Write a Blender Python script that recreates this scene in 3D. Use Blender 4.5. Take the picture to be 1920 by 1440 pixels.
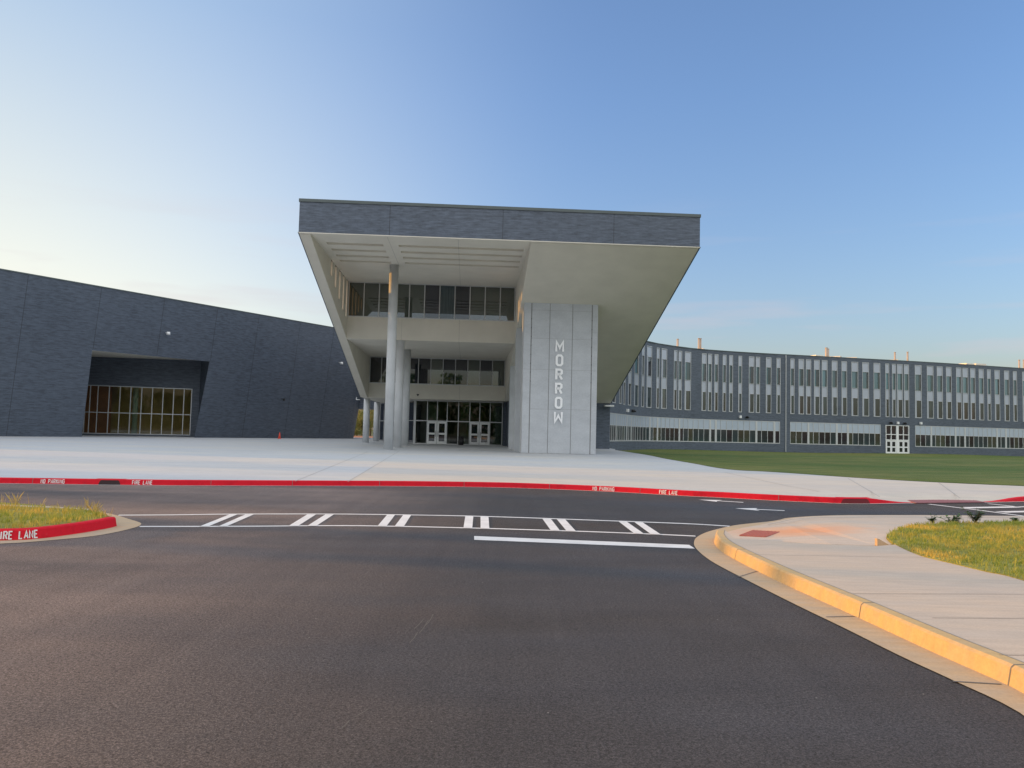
import bpy, math, random
import numpy as np
from mathutils import Vector, Matrix, geometry
random.seed(7); rng = np.random.default_rng(7)
S = bpy.context.scene
for o in list(bpy.data.objects): bpy.data.objects.remove(o)

# ------------------------------------------------------------------ camera
F, HY, ROLL, CH = 1460.0, 809.0, 0.0238, 1.7      # calibrated from the building's own geometry
pt = math.atan((HY-720)/F)
fw = Vector((0, math.cos(pt), math.sin(pt))); r0 = Vector((1, 0, 0)); u0 = Vector((0, -math.sin(pt), math.cos(pt)))
rt = r0*math.cos(ROLL)+u0*math.sin(ROLL); up = u0*math.cos(ROLL)-r0*math.sin(ROLL)
cd = bpy.data.cameras.new('camera'); cam = bpy.data.objects.new('camera', cd); S.collection.objects.link(cam)
M = Matrix((rt, up, -fw)).transposed().to_4x4(); M.translation = (0, 0, CH); cam.matrix_world = M
cd.sensor_width = 36; cd.lens = F/1920*36; cd.clip_end = 5000; cd.clip_start = .1
S.camera = cam
S.render.resolution_x = 1024; S.render.resolution_y = 768
S.view_settings.view_transform = 'Standard'; S.view_settings.look = 'None'
S.view_settings.exposure = 1.2; S.view_settings.gamma = 1

# ------------------------------------------------------------------ sky and sun
SUN_EL = math.radians(7.0); SUN_V = Vector((-1, .19, 0)).normalized()      # low from the left, a little beyond the buildings
W = bpy.data.worlds.new('World'); S.world = W; W.use_nodes = True
nt = W.node_tree; nt.nodes.clear()
sky = nt.nodes.new('ShaderNodeTexSky'); sky.sky_type = 'NISHITA'; sky.sun_disc = False
sky.sun_elevation = SUN_EL; sky.sun_rotation = math.atan2(SUN_V.x, SUN_V.y)
sky.altitude = 200; sky.air_density = 1.0; sky.dust_density = 2.5; sky.ozone_density = 4.0
bg = nt.nodes.new('ShaderNodeBackground'); bg.inputs['Strength'].default_value = 0.15
wo = nt.nodes.new('ShaderNodeOutputWorld')
# thin high clouds, laid out by sky direction
tc = nt.nodes.new('ShaderNodeTexCoord'); mp = nt.nodes.new('ShaderNodeMapping'); mp.inputs['Scale'].default_value = (1.6, 1.6, 14)
nz = nt.nodes.new('ShaderNodeTexNoise'); nz.inputs['Scale'].default_value = 2.3; nz.inputs['Detail'].default_value = 6
rp = nt.nodes.new('ShaderNodeValToRGB'); rp.color_ramp.elements[0].position = .53; rp.color_ramp.elements[1].position = .78
mx = nt.nodes.new('ShaderNodeMixRGB'); mx.blend_type = 'MIX'; mx.inputs['Color2'].default_value = (2.0, 1.72, 1.85, 1)
mul = nt.nodes.new('ShaderNodeMath'); mul.operation = 'MULTIPLY'; mul.inputs[1].default_value = .75
sp = nt.nodes.new('ShaderNodeSeparateXYZ'); mr = nt.nodes.new('ShaderNodeMapRange')
mr.inputs['From Min'].default_value = .30; mr.inputs['From Max'].default_value = .05
m2 = nt.nodes.new('ShaderNodeMath'); m2.operation = 'MULTIPLY'
L = nt.links.new
L(tc.outputs['Generated'], mp.inputs['Vector']); L(mp.outputs[0], nz.inputs['Vector']); L(nz.outputs['Fac'], rp.inputs['Fac'])
L(tc.outputs['Generated'], sp.inputs[0]); L(sp.outputs['Z'], mr.inputs['Value']); L(rp.outputs['Color'], mul.inputs[0])
L(mul.outputs[0], m2.inputs[0]); L(mr.outputs[0], m2.inputs[1]); L(m2.outputs[0], mx.inputs['Fac'])
tn = nt.nodes.new('ShaderNodeMixRGB'); tn.blend_type = 'MULTIPLY'; tn.inputs['Fac'].default_value = 1; tn.inputs['Color2'].default_value = (1.80, 1.30, 1.17, 1)
L(sky.outputs[0], tn.inputs['Color1'])
# hazier, less blue air towards the horizon and a pale cream glow round the low sun
hz = nt.nodes.new('ShaderNodeMapRange'); hz.inputs['From Min'].default_value = .0; hz.inputs['From Max'].default_value = .40
hr = nt.nodes.new('ShaderNodeMixRGB'); hr.inputs['Color1'].default_value = (1.10, .97, .86, 1); hr.inputs['Color2'].default_value = (1, 1, 1, 1)
hm = nt.nodes.new('ShaderNodeMixRGB'); hm.blend_type = 'MULTIPLY'; hm.inputs['Fac'].default_value = 1
L(sp.outputs['Z'], hz.inputs['Value']); L(hz.outputs[0], hr.inputs['Fac']); L(hr.outputs[0], hm.inputs['Color2']); L(tn.outputs[0], hm.inputs['Color1'])
dt = nt.nodes.new('ShaderNodeVectorMath'); dt.operation = 'DOT_PRODUCT'; dt.inputs[1].default_value = (SUN_V.x, SUN_V.y, .12)
g1 = nt.nodes.new('ShaderNodeMapRange'); g1.interpolation_type = 'SMOOTHSTEP'; g1.inputs['From Min'].default_value = .12; g1.inputs['From Max'].default_value = .86
g2 = nt.nodes.new('ShaderNodeMapRange'); g2.inputs['From Min'].default_value = .46; g2.inputs['From Max'].default_value = .14; g2.inputs['To Min'].default_value = .0; g2.inputs['To Max'].default_value = 1.0
g3 = nt.nodes.new('ShaderNodeMath'); g3.operation = 'MULTIPLY'; gm = nt.nodes.new('ShaderNodeMixRGB'); gc = nt.nodes.new('ShaderNodeMixRGB'); gc.inputs['Color1'].default_value = (1.32, 1.76, 2.22, 1); gc.inputs['Color2'].default_value = (2.80, 2.80, 2.32, 1); L(g2.outputs[0], gc.inputs['Fac']); L(gc.outputs[0], gm.inputs['Color2'])
L(tc.outputs['Generated'], dt.inputs[0]); L(dt.outputs['Value'], g1.inputs['Value']); L(sp.outputs['Z'], g2.inputs['Value']); L(g1.outputs[0], g3.inputs[0]); g3.inputs[1].default_value = .92
L(g3.outputs[0], gm.inputs['Fac']); L(hm.outputs[0], gm.inputs['Color1']); L(gm.outputs[0], mx.inputs['Color1']); # added fill light: an invented broad bank of pale cloud overhead and behind the viewer (south side of the sky)
cr = nt.nodes.new('ShaderNodeMapRange'); cr.interpolation_type = 'SMOOTHSTEP'
cr.inputs['From Min'].default_value = .58; cr.inputs['From Max'].default_value = .0; cr.inputs['To Max'].default_value = .86
n3 = nt.nodes.new('ShaderNodeTexNoise'); n3.inputs['Scale'].default_value = 2.2; n3.inputs['Detail'].default_value = 7
r3 = nt.nodes.new('ShaderNodeValToRGB'); r3.color_ramp.elements[0].position = .3; r3.color_ramp.elements[1].position = .62
r3.color_ramp.elements[0].color = (.55, .55, .55, 1)
m3 = nt.nodes.new('ShaderNodeMath'); m3.operation = 'MULTIPLY'
mc = nt.nodes.new('ShaderNodeMixRGB'); mc.inputs['Color2'].default_value = (4.9, 4.85, 4.75, 1)
L(tc.outputs['Generated'], n3.inputs['Vector']); L(n3.outputs['Fac'], r3.inputs['Fac']); L(sp.outputs['Y'], cr.inputs['Value'])
ce = nt.nodes.new('ShaderNodeMapRange'); ce.interpolation_type = 'SMOOTHSTEP'; ce.inputs['From Min'].default_value = .06; ce.inputs['From Max'].default_value = .26; m5 = nt.nodes.new('ShaderNodeMath'); m5.operation = 'MULTIPLY'
L(sp.outputs['Z'], ce.inputs['Value']); L(cr.outputs[0], m5.inputs[0]); L(ce.outputs[0], m5.inputs[1]); L(m5.outputs[0], m3.inputs[0]); L(r3.outputs['Color'], m3.inputs[1]); L(m3.outputs[0], mc.inputs['Fac']); L(mx.outputs[0], mc.inputs['Color1'])
L(mc.outputs[0], bg.inputs['Color']); L(bg.outputs[0], wo.inputs['Surface'])
sd = bpy.data.lights.new('sun', 'SUN'); sd.energy = 2.0; sd.angle = math.radians(.5); sd.color = (1, .47, .08)
so = bpy.data.objects.new('sun', sd); S.collection.objects.link(so)
so.rotation_euler = Vector((SUN_V.x*math.cos(SUN_EL), SUN_V.y*math.cos(SUN_EL), math.sin(SUN_EL))).to_track_quat('Z', 'Y').to_euler()
so.location = (-60, 0, 60)

# ------------------------------------------------------------------ measuring helpers (photo pixel -> place)
def ray(px, py):
    return (fw + rt*((px-960)/F) + up*((720-py)/F))
def G(px, py, z=0.0):
    d = ray(px, py); t = (z-CH)/d.z
    return Vector((d.x*t, d.y*t, z))
def atD(px, py, D):
    d = ray(px, py); t = D/d.y
    return Vector((d.x*t, D, CH+d.z*t))
# entrance building's own axes: u along the front, v into the depth
TH = 0.0554; OX, OY = -13.5065, 47.8125
cu, su = math.cos(TH), math.sin(TH)
def LW(u, v, z=0): return Vector((OX+u*cu-v*su, OY+u*su+v*cu, z))
def LU(px, py, v):           # pixel on the plane v = const -> (u, z)
    d = ray(px, py)
    t = (v - (-OX*-su + -OY*cu)) / (d.x*-su + d.y*cu)
    x, y = d.x*t-OX, d.y*t-OY
    return x*cu+y*su, CH+d.z*t

# ------------------------------------------------------------------ materials
MAT = {}
def newmat(name):
    m = bpy.data.materials.new(name); m.use_nodes = True; MAT[name] = m
    n = m.node_tree; b = n.nodes['Principled BSDF']
    return m, n, b
def N(n, t, **k):
    x = n.nodes.new(t)
    for a, v in k.items():
        if a in x.inputs: x.inputs[a].default_value = v
        else: setattr(x, a, v)
    return x
def mixc(n, fac, c1, c2, mode='MIX'):
    x = n.nodes.new('ShaderNodeMixRGB'); x.blend_type = mode
    for i, v in (('Fac', fac), ('Color1', c1), ('Color2', c2)):
        if isinstance(v, (tuple, list)): x.inputs[i].default_value = tuple(v)+(1,) if len(v) == 3 else v
        elif isinstance(v, (int, float)): x.inputs[i].default_value = v
        else: n.links.new(v, x.inputs[i])
    return x.outputs[0]
def noise(n, scale, detail=4, rough=.55, vec=None, sc3=None):
    x = N(n, 'ShaderNodeTexNoise', Scale=scale, Detail=detail, Roughness=rough)
    if vec is None:
        vec = N(n, 'ShaderNodeNewGeometry').outputs['Position']
    if sc3:
        m = N(n, 'ShaderNodeMapping'); m.inputs['Scale'].default_value = sc3
        n.links.new(vec, m.inputs['Vector']); vec = m.outputs[0]
    n.links.new(vec, x.inputs['Vector'])
    return x.outputs['Fac']
def ramp(n, fac, p0, p1, c0=(0, 0, 0), c1=(1, 1, 1)):
    x = n.nodes.new('ShaderNodeValToRGB'); e = x.color_ramp.elements
    e[0].position = p0; e[1].position = p1; e[0].color = tuple(c0)+(1,); e[1].color = tuple(c1)+(1,)
    n.links.new(fac, x.inputs['Fac']); return x.outputs['Color']
def bump(n, b, h, strength=.3, dist=.01):
    x = N(n, 'ShaderNodeBump', Strength=strength, Distance=dist)
    n.links.new(h, x.inputs['Height']); n.links.new(x.outputs[0], b.inputs['Normal'])
def simple(name, col, rough=.6, metal=0, var=.0, vs=2.0, bs=0, spec=.5):
    m, n, b = newmat(name)
    b.inputs['Roughness'].default_value = rough; b.inputs['Metallic'].default_value = metal
    b.inputs['Specular IOR Level'].default_value = spec
    f = noise(n, vs, 5)
    c = mixc(n, ramp(n, f, .3, .7), tuple(x*(1-var) for x in col), tuple(min(1, x*(1+var)) for x in col))
    n.links.new(c, b.inputs['Base Color'])
    if bs: bump(n, b, noise(n, 60, 3), bs, .004)
    return m

def wall_uv(n):
    """metres along the wall and up it, from the surface normal"""
    g = N(n, 'ShaderNodeNewGeometry')
    c = N(n, 'ShaderNodeVectorMath', operation='CROSS_PRODUCT'); c.inputs[0].default_value = (0, 0, 1)
    n.links.new(g.outputs['True Normal'], c.inputs[1])
    nn = N(n, 'ShaderNodeVectorMath', operation='NORMALIZE'); n.links.new(c.outputs[0], nn.inputs[0])
    d = N(n, 'ShaderNodeVectorMath', operation='DOT_PRODUCT')
    n.links.new(nn.outputs[0], d.inputs[0]); n.links.new(g.outputs['Position'], d.inputs[1])
    s = N(n, 'ShaderNodeSeparateXYZ'); n.links.new(g.outputs['Position'], s.inputs[0])
    k = N(n, 'ShaderNodeCombineXYZ'); n.links.new(d.outputs['Value'], k.inputs['X']); n.links.new(s.outputs['Z'], k.inputs['Y'])
    return k.outputs[0]
def brick(name, base, contrast=.35, streak=.25, fs=(1.3, 8.5, 1)):
    m, n, b = newmat(name); uv = wall_uv(n)
    t = N(n, 'ShaderNodeTexBrick', Scale=1.0)
    t.inputs['Brick Width'].default_value = .40; t.inputs['Row Height'].default_value = .10
    t.inputs['Mortar Size'].default_value = .007; t.inputs['Bias'].default_value = -.1
    c1 = tuple(x*(1+contrast) for x in base); c2 = tuple(x*(1-contrast) for x in base)
    t.inputs['Color1'].default_value = c1+(1,); t.inputs['Color2'].default_value = c2+(1,)
    t.inputs['Mortar'].default_value = tuple(x*.55 for x in base)+(1,)
    n.links.new(uv, t.inputs['Vector'])
    f1 = noise(n, 1.0, 6, .75, uv, fs)       # runs of darker and lighter courses
    f2 = noise(n, .12, 3, .5, uv)                    # large mottling
    c = mixc(n, streak, t.outputs['Color'], ramp(n, f1, .40, .60, tuple(x*.28 for x in base), tuple(x*1.85 for x in base)))
    c = mixc(n, .35, c, ramp(n, f2, .3, .7, tuple(x*.75 for x in base), (base[0]*1.25, base[1]*1.2, base[2]*1.15)))
    n.links.new(c, b.inputs['Base Color'])
    b.inputs['Roughness'].default_value = .55
    bump(n, b, f1, .15, .01)
    return m
BR = brick('dark_brick', (.084, .106, .143), .4, .52)
BRR = brick('grey_brick', (.080, .100, .132), .4, .44, (.9, 6.5, 1))
STUC = simple('stucco', (.68, .645, .56), .85, 0, .05, .6, .25)
CONC = simple('cast_concrete', (.57, .59, .605), .75, 0, .09, .9, .3)
def concrete_panel():
    m, n, b = newmat('tower_panel'); uv = wall_uv(n)
    f = noise(n, .8, 7, .6, uv, (1, 1.6, 1)); f2 = noise(n, 9, 4, .6, uv)
    c = mixc(n, ramp(n, f, .3, .7), (.43, .455, .485), (.54, .565, .595))
    c = mixc(n, .25, c, ramp(n, f2, .3, .7, (.38, .40, .42), (.62, .65, .68)))
    n.links.new(c, b.inputs['Base Color']); b.inputs['Roughness'].default_value = .7
    bump(n, b, f2, .2, .01)
    return m
TPAN = concrete_panel()
METAL = simple('window_frame_metal', (.55, .56, .56), .4, .3, .03)
PANEL = simple('metal_panel', (.42, .45, .51), .35, .35, .05, .4)
PANELB = simple('ribbon_panel', (.44, .50, .58), .35, .35, .05, .4)
WHITE = simple('white_paint', (.80, .81, .80), .5, 0, .03, 8)
DARKM = simple('dark_metal', (.10, .12, .12), .45, .4, .05)
BLACK = simple('black_plastic', (.02, .02, .022), .45, 0, .1, 6)
JOINT = simple('joint_sealant', (.045, .05, .06), .8)
CJ = simple('concrete_joint', (.16, .15, .14), .9)
PJ = simple('plaza_joint', (.30, .30, .30), .9)
WJ = simple('sidewalk_joint', (.26, .22, .18), .9)
LETW = simple('letter_white', (.93, .94, .95), .45)
PIPE = simple('tan_pipe', (.42, .33, .26), .5, 0, .06)
UNIT = simple('rooftop_unit_metal', (.66, .62, .54), .5, .1, .06)
ORANGE = simple('cone_orange', (.85, .10, .05), .5)
WOODW = simple('brown_interior', (.66, .42, .18), .7, 0, .25, .35)
REDW = simple('red_brown_interior', (.55, .20, .09), .7, 0, .2, .5)
INTC = simple('pale_column_paint', (.5, .62, .55), .6)
IND = simple('dark_interior', (.10, .11, .11), .8, 0, .3, .5)
CURT = simple('curtain_green', (.13, .19, .15), .8, 0, .3, 1.2)

def pane_mat(name, c1, c2, ior=1.9, rough=.02):
    m, n, b = newmat(name)
    oi = N(n, 'ShaderNodeObjectInfo'); uv = wall_uv(n)
    f = noise(n, 1.0, 3, .5, uv, (9, .35, 1))        # blinds and folds behind the glass
    c = mixc(n, ramp(n, f, .35, .65), c1, c2)
    c = mixc(n, oi.outputs['Random'], mixc(n, .55, c, (0.006, .008, .01)), c)
    n.links.new(c, b.inputs['Base Color']); b.inputs['Roughness'].default_value = rough
    b.inputs['IOR'].default_value = ior
    return m
P_GREEN = pane_mat('glass_green_curtain', (.026, .042, .032), (.050, .070, .050), 2.15)
P_DARK = pane_mat('glass_dark', (.006, .009, .02), (.014, .018, .03))
P_TEAL = pane_mat('glass_teal_reflection', (.08, .18, .22), (.13, .25, .29), 1.9)  # teal sky reflection put into the base colour of the pane
P_WING = pane_mat('glass_wing', (.015, .035, .045), (.04, .07, .08), 1.8)
def glass_mat(name, tint, refl=1.75):
    m = bpy.data.materials.new(name); m.use_nodes = True; n = m.node_tree; n.nodes.clear()
    t = N(n, 'ShaderNodeBsdfTransparent', Color=tint+(1,)); g = N(n, 'ShaderNodeBsdfGlossy', Roughness=.01)
    fr = N(n, 'ShaderNodeFresnel', IOR=refl); x = N(n, 'ShaderNodeMixShader'); o = N(n, 'ShaderNodeOutputMaterial')
    n.links.new(fr.outputs[0], x.inputs[0]); n.links.new(t.outputs[0], x.inputs[1]); n.links.new(g.outputs[0], x.inputs[2])
    n.links.new(x.outputs[0], o.inputs[0]); return m
GLASS = glass_mat('clear_glass', (.80, .84, .78), 1.5)

def asphalt():
    m, n, b = newmat('asphalt'); g = N(n, 'ShaderNodeNewGeometry').outputs['Position']
    big = noise(n, .10, 4, .6, g, (.55, 1.5, 1)); mid = noise(n, .9, 5, .6, g, (.5, 1.3, 1)); fine = noise(n, 45, 3, .75, g); grit = noise(n, 140, 2, .8, g)
    s = N(n, 'ShaderNodeSeparateXYZ'); n.links.new(g, s.inputs[0])
    # older brown paving to the left, fresher black to the right
    mr = N(n, 'ShaderNodeMapRange'); mr.inputs['From Min'].default_value = -2.6; mr.inputs['From Max'].default_value = 1.2
    wob = N(n, 'ShaderNodeMath', operation='MULTIPLY_ADD'); wob.inputs[1].default_value = 3.0
    n.links.new(mid, wob.inputs[0]); n.links.new(s.outputs['X'], wob.inputs[2]); n.links.new(wob.outputs[0], mr.inputs['Value'])
    c = mixc(n, mr.outputs[0], (.205, .160, .143), (.064, .057, .054))
    c = mixc(n, ramp(n, big, .42, .62), c, (.066, .068, .078))
    c = mixc(n, .32, c, ramp(n, mid, .25, .75, (.50, .50, .50), (1.35, 1.35, 1.35)), 'MULTIPLY')
    c2 = mixc(n, .8, c, ramp(n, fine, .3, .72, (.28, .28, .28), (1.8, 1.8, 1.8)), 'MULTIPLY')
    c2 = mixc(n, .65, c2, ramp(n, grit, .3, .7, (.2, .2, .2), (1.9, 1.9, 1.9)), 'MULTIPLY')
    ag = N(n, 'ShaderNodeTexVoronoi', Scale=95.0); n.links.new(g, ag.inputs['Vector']); c2 = mixc(n, .55, c2, ramp(n, ag.outputs['Distance'], .25, .75, (1.5, 1.46, 1.42), (.35, .35, .35)), 'MULTIPLY')
    pit = noise(n, 22, 3, .8, g); c2 = mixc(n, ramp(n, pit, .62, .70), c2, (.022, .020, .020))
    st = noise(n, 1.0, 5, .6, g, (2.6, .10, 1)); c2 = mixc(n, .30, c2, ramp(n, st, .35, .68, (.72, .72, .74), (1.25, 1.24, 1.22)), 'MULTIPLY')
    bl = noise(n, .45, 5, .7, g, (.4, 1.8, 1)); c2 = mixc(n, .28, c2, ramp(n, bl, .40, .62, (.75, .78, .84), (1.22, 1.18, 1.14)), 'MULTIPLY')
    sp_ = N(n, 'ShaderNodeTexVoronoi', Scale=3.2); n.links.new(g, sp_.inputs['Vector'])
    c3 = mixc(n, ramp(n, sp_.outputs['Distance'], .016, .026, (1, 1, 1), (0, 0, 0)), c2, (.30, .29, .27))
    sp2 = N(n, 'ShaderNodeTexVoronoi', Scale=2.1); n.links.new(g, sp2.inputs['Vector'])
    c3 = mixc(n, ramp(n, noise(n, 5, 4, .8, g, (1, .5, 1)), .76, .80), c3, (.018, .018, .018))
    n.links.new(c3, b.inputs['Base Color']); b.inputs['Roughness'].default_value = .82; b.inputs['Specular IOR Level'].default_value = .35
    ad = N(n, 'ShaderNodeMath', operation='ADD'); n.links.new(fine, ad.inputs[0]); n.links.new(grit, ad.inputs[1])
    bump(n, b, ad.outputs[0], 1.0, .008)
    return m
ASPH = asphalt()
def paving(name, ca, cb, cc, sx=.3):
    m, n, b = newmat(name); g = N(n, 'ShaderNodeNewGeometry').outputs['Position']
    f1 = noise(n, 1, 6, .6, g, (sx, sx*3.5, 1)); f2 = noise(n, .12, 4, .55, g, (.6, 1.6, 1)); f3 = noise(n, 40, 3, .7, g); f4 = noise(n, 7, 4, .6, g, (.25, 1.8, 1))
    c = mixc(n, ramp(n, f2, .38, .62), ca, cb)
    c = mixc(n, mixc(n, .75, (0, 0, 0), ramp(n, f1, .42, .70)), c, cc)
    c = mixc(n, .35, c, ramp(n, f4, .3, .7, (.75, .75, .75), (1.2, 1.2, 1.2)), 'MULTIPLY')
    c = mixc(n, .3, c, ramp(n, f3, .3, .7, (.7, .7, .7), (1.25, 1.25, 1.25)), 'MULTIPLY')
    n.links.new(c, b.inputs['Base Color']); b.inputs['Roughness'].default_value = .8
    bump(n, b, f3, .3, .004)
    return m
PLAZA = paving('plaza_concrete', (.465, .495, .53), (.52, .52, .50), (.42, .455, .49))
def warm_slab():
    """the pour right of the long joint is a beiger concrete, with sun warmth painted in towards the drive"""
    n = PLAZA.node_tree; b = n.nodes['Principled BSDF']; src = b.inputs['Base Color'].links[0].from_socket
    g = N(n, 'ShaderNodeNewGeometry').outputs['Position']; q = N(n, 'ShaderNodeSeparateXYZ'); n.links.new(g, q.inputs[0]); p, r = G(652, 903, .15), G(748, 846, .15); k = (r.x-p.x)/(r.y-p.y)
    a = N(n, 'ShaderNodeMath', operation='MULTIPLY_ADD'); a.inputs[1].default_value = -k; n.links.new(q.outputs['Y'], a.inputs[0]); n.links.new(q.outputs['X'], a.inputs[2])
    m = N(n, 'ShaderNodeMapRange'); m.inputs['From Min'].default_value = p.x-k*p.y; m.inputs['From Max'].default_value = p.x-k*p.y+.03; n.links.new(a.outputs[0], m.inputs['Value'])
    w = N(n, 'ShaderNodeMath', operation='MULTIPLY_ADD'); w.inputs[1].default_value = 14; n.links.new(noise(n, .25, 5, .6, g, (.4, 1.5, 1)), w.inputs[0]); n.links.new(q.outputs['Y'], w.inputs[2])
    f = N(n, 'ShaderNodeMapRange'); f.inputs['From Min'].default_value = 47; f.inputs['From Max'].default_value = 33; f.inputs['To Max'].default_value = .8; n.links.new(w.outputs[0], f.inputs['Value'])  # painted sun warmth on the beige slab grows towards the drive
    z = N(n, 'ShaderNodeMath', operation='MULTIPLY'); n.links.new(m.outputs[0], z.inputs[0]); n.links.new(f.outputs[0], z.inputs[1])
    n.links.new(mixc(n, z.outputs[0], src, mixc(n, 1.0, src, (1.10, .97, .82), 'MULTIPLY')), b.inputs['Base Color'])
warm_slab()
WALK = paving('sidewalk_concrete', (.50, .41, .325), (.54, .43, .33), (.45, .395, .34), .5)
KERBC = paving('kerb_concrete', (.47, .35, .23), (.50, .35, .20), (.42, .34, .25), 1.5)
def redm():
    m, n, b = newmat('red_kerb_paint'); f = noise(n, 2.4, 5, .7); f2 = noise(n, 26, 5, .75)
    c = mixc(n, ramp(n, f, .3, .7), (.50, .008, .020), (.68, .012, .028)); c = mixc(n, ramp(n, f2, .66, .72), c, (.40, .20, .18)); c = mixc(n, mixc(n, .5, (0, 0, 0), ramp(n, f, .56, .66)), c, (.30, .008, .016))
    n.links.new(c, b.inputs['Base Color']); b.inputs['Roughness'].default_value = .65; b.inputs['Specular IOR Level'].default_value = .15; bump(n, b, f2, .3, .004); return m
RED = redm()
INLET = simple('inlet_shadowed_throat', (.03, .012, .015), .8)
INLETR = simple('inlet_red_throat', (.14, .006, .012), .8)
KERBF = paving('kerb_face_concrete', (.50, .35, .17), (.54, .37, .16), (.45, .34, .21), 1.5)
def rampm():
    m = paving('ramp_concrete', (.53, .44, .36), (.56, .43, .32), (.50, .44, .38), .8); n = m.node_tree; b = n.nodes['Principled BSDF']
    src = b.inputs['Base Color'].links[0].from_socket; p0 = G(1490, 997, .05)         # run of red clay washed over the ramp
    g = N(n, 'ShaderNodeNewGeometry').outputs['Position']; mp_ = N(n, 'ShaderNodeMapping'); mp_.inputs['Location'].default_value = (-p0.x, -p0.y*1.6, 0); mp_.inputs['Scale'].default_value = (1, 1.6, 0)
    n.links.new(g, mp_.inputs['Vector']); ln = N(n, 'ShaderNodeVectorMath', operation='LENGTH'); n.links.new(mp_.outputs[0], ln.inputs[0])
    ad = N(n, 'ShaderNodeMath', operation='MULTIPLY_ADD'); ad.inputs[1].default_value = 1.3; n.links.new(noise(n, 2.2, 5, .7, g, (.7, 2.4, 1)), ad.inputs[0]); n.links.new(ln.outputs['Value'], ad.inputs[2])
    mr_ = N(n, 'ShaderNodeMapRange'); mr_.inputs['From Min'].default_value = .9; mr_.inputs['From Max'].default_value = 2.1; n.links.new(ad.outputs[0], mr_.inputs['Value'])
    n.links.new(mixc(n, mr_.outputs[0], (.62, .31, .17), src), b.inputs['Base Color'])
    return m
RAMPC = rampm()
def paintm():
    m, n, b = newmat('road_paint'); f = noise(n, 38, 4, .75); f2 = noise(n, 2.2, 5, .7)
    c = mixc(n, ramp(n, f2, .3, .75), (.80, .78, .76), (.62, .60, .585)); c = mixc(n, mixc(n, ramp(n, f2, .45, .75), (.15, .15, .15), (.75, .75, .75)), c, mixc(n, ramp(n, f, .60, .68), c, (.16, .15, .15)))
    n.links.new(c, b.inputs['Base Color']); b.inputs['Roughness'].default_value = .7; bump(n, b, f, .3, .003); return m
PAINT = paintm()
def grassmat(name, a, bcol, c_, s=1.0):
    m, n, b = newmat(name); g = N(n, 'ShaderNodeNewGeometry').outputs['Position']
    f1 = noise(n, .35*s, 5, .6, g, (.6, 1.4, 1)); f2 = noise(n, 14*s, 4, .7, g); f3 = noise(n, .06*s, 3, .5, g, (.5, 2.0, 1))
    c = mixc(n, ramp(n, f1, .36, .64), a, bcol)
    c = mixc(n, ramp(n, f3, .45, .65), c, c_)
    f4 = noise(n, 1.6*s, 5, .75, g, (.5, 2.2, 1)); c = mixc(n, .7, c, ramp(n, f2, .25, .75, (.5, .5, .5), (1.5, 1.5, 1.5)), 'MULTIPLY'); c = mixc(n, .6, c, ramp(n, f4, .35, .65, (.62, .66, .6), (1.35, 1.3, 1.3)), 'MULTIPLY')
    n.links.new(c, b.inputs['Base Color']); b.inputs['Roughness'].default_value = .85; b.inputs['Specular IOR Level'].default_value = .15
    bump(n, b, f2, .7, .05)
    return m
LAWN = grassmat('lawn_grass', (.090, .135, .032), (.180, .180, .060), (.084, .130, .032))
LAWNN = grassmat('near_lawn_grass', (.20, .22, .06), (.34, .29, .08), (.24, .24, .065))
GROUND = grassmat('field_ground', (.10, .12, .05), (.16, .13, .07), (.09, .11, .04))
def blademat(name, a, b_, c_=None):
    m, n, b = newmat(name); g = N(n, 'ShaderNodeNewGeometry')
    f = noise(n, .7, 4, .6, g.outputs['Position']); r = g.outputs['Random Per Island']
    c = mixc(n, r, a, b_)
    if c_: c = mixc(n, ramp(n, f, .45, .62), c, c_)
    n.links.new(c, b.inputs['Base Color']); b.inputs['Roughness'].default_value = .6; b.inputs['Specular IOR Level'].default_value = .25
    t = N(n, 'ShaderNodeBsdfTranslucent'); n.links.new(c, t.inputs['Color'])
    x = N(n, 'ShaderNodeMixShader'); x.inputs[0].default_value = .35
    o = n.nodes['Material Output']; n.links.new(b.outputs[0], x.inputs[1]); n.links.new(t.outputs[0], x.inputs[2]); n.links.new(x.outputs[0], o.inputs[0])
    return m
BLADE = blademat('grass_blade', (.21, .29, .05), (.46, .43, .09), (.68, .48, .11))
DRY = blademat('dry_grass_blade', (.46, .34, .12), (.62, .46, .18))
LEAF = blademat('tree_leaf', (.10, .14, .045), (.20, .22, .07), (.27, .23, .07))
LEAFG = blademat('weed_leaf', (.05, .11, .04), (.13, .22, .07))
BARK = simple('bark', (.12, .09, .065), .9, 0, .3, 5, .5)
TACTF = simple('faded_tactile_red', (.24, .10, .11), .75, 0, .1, 20, .4)
TACT = simple('tactile_red', (.36, .11, .085), .75, 0, .1, 20, .4)

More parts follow.
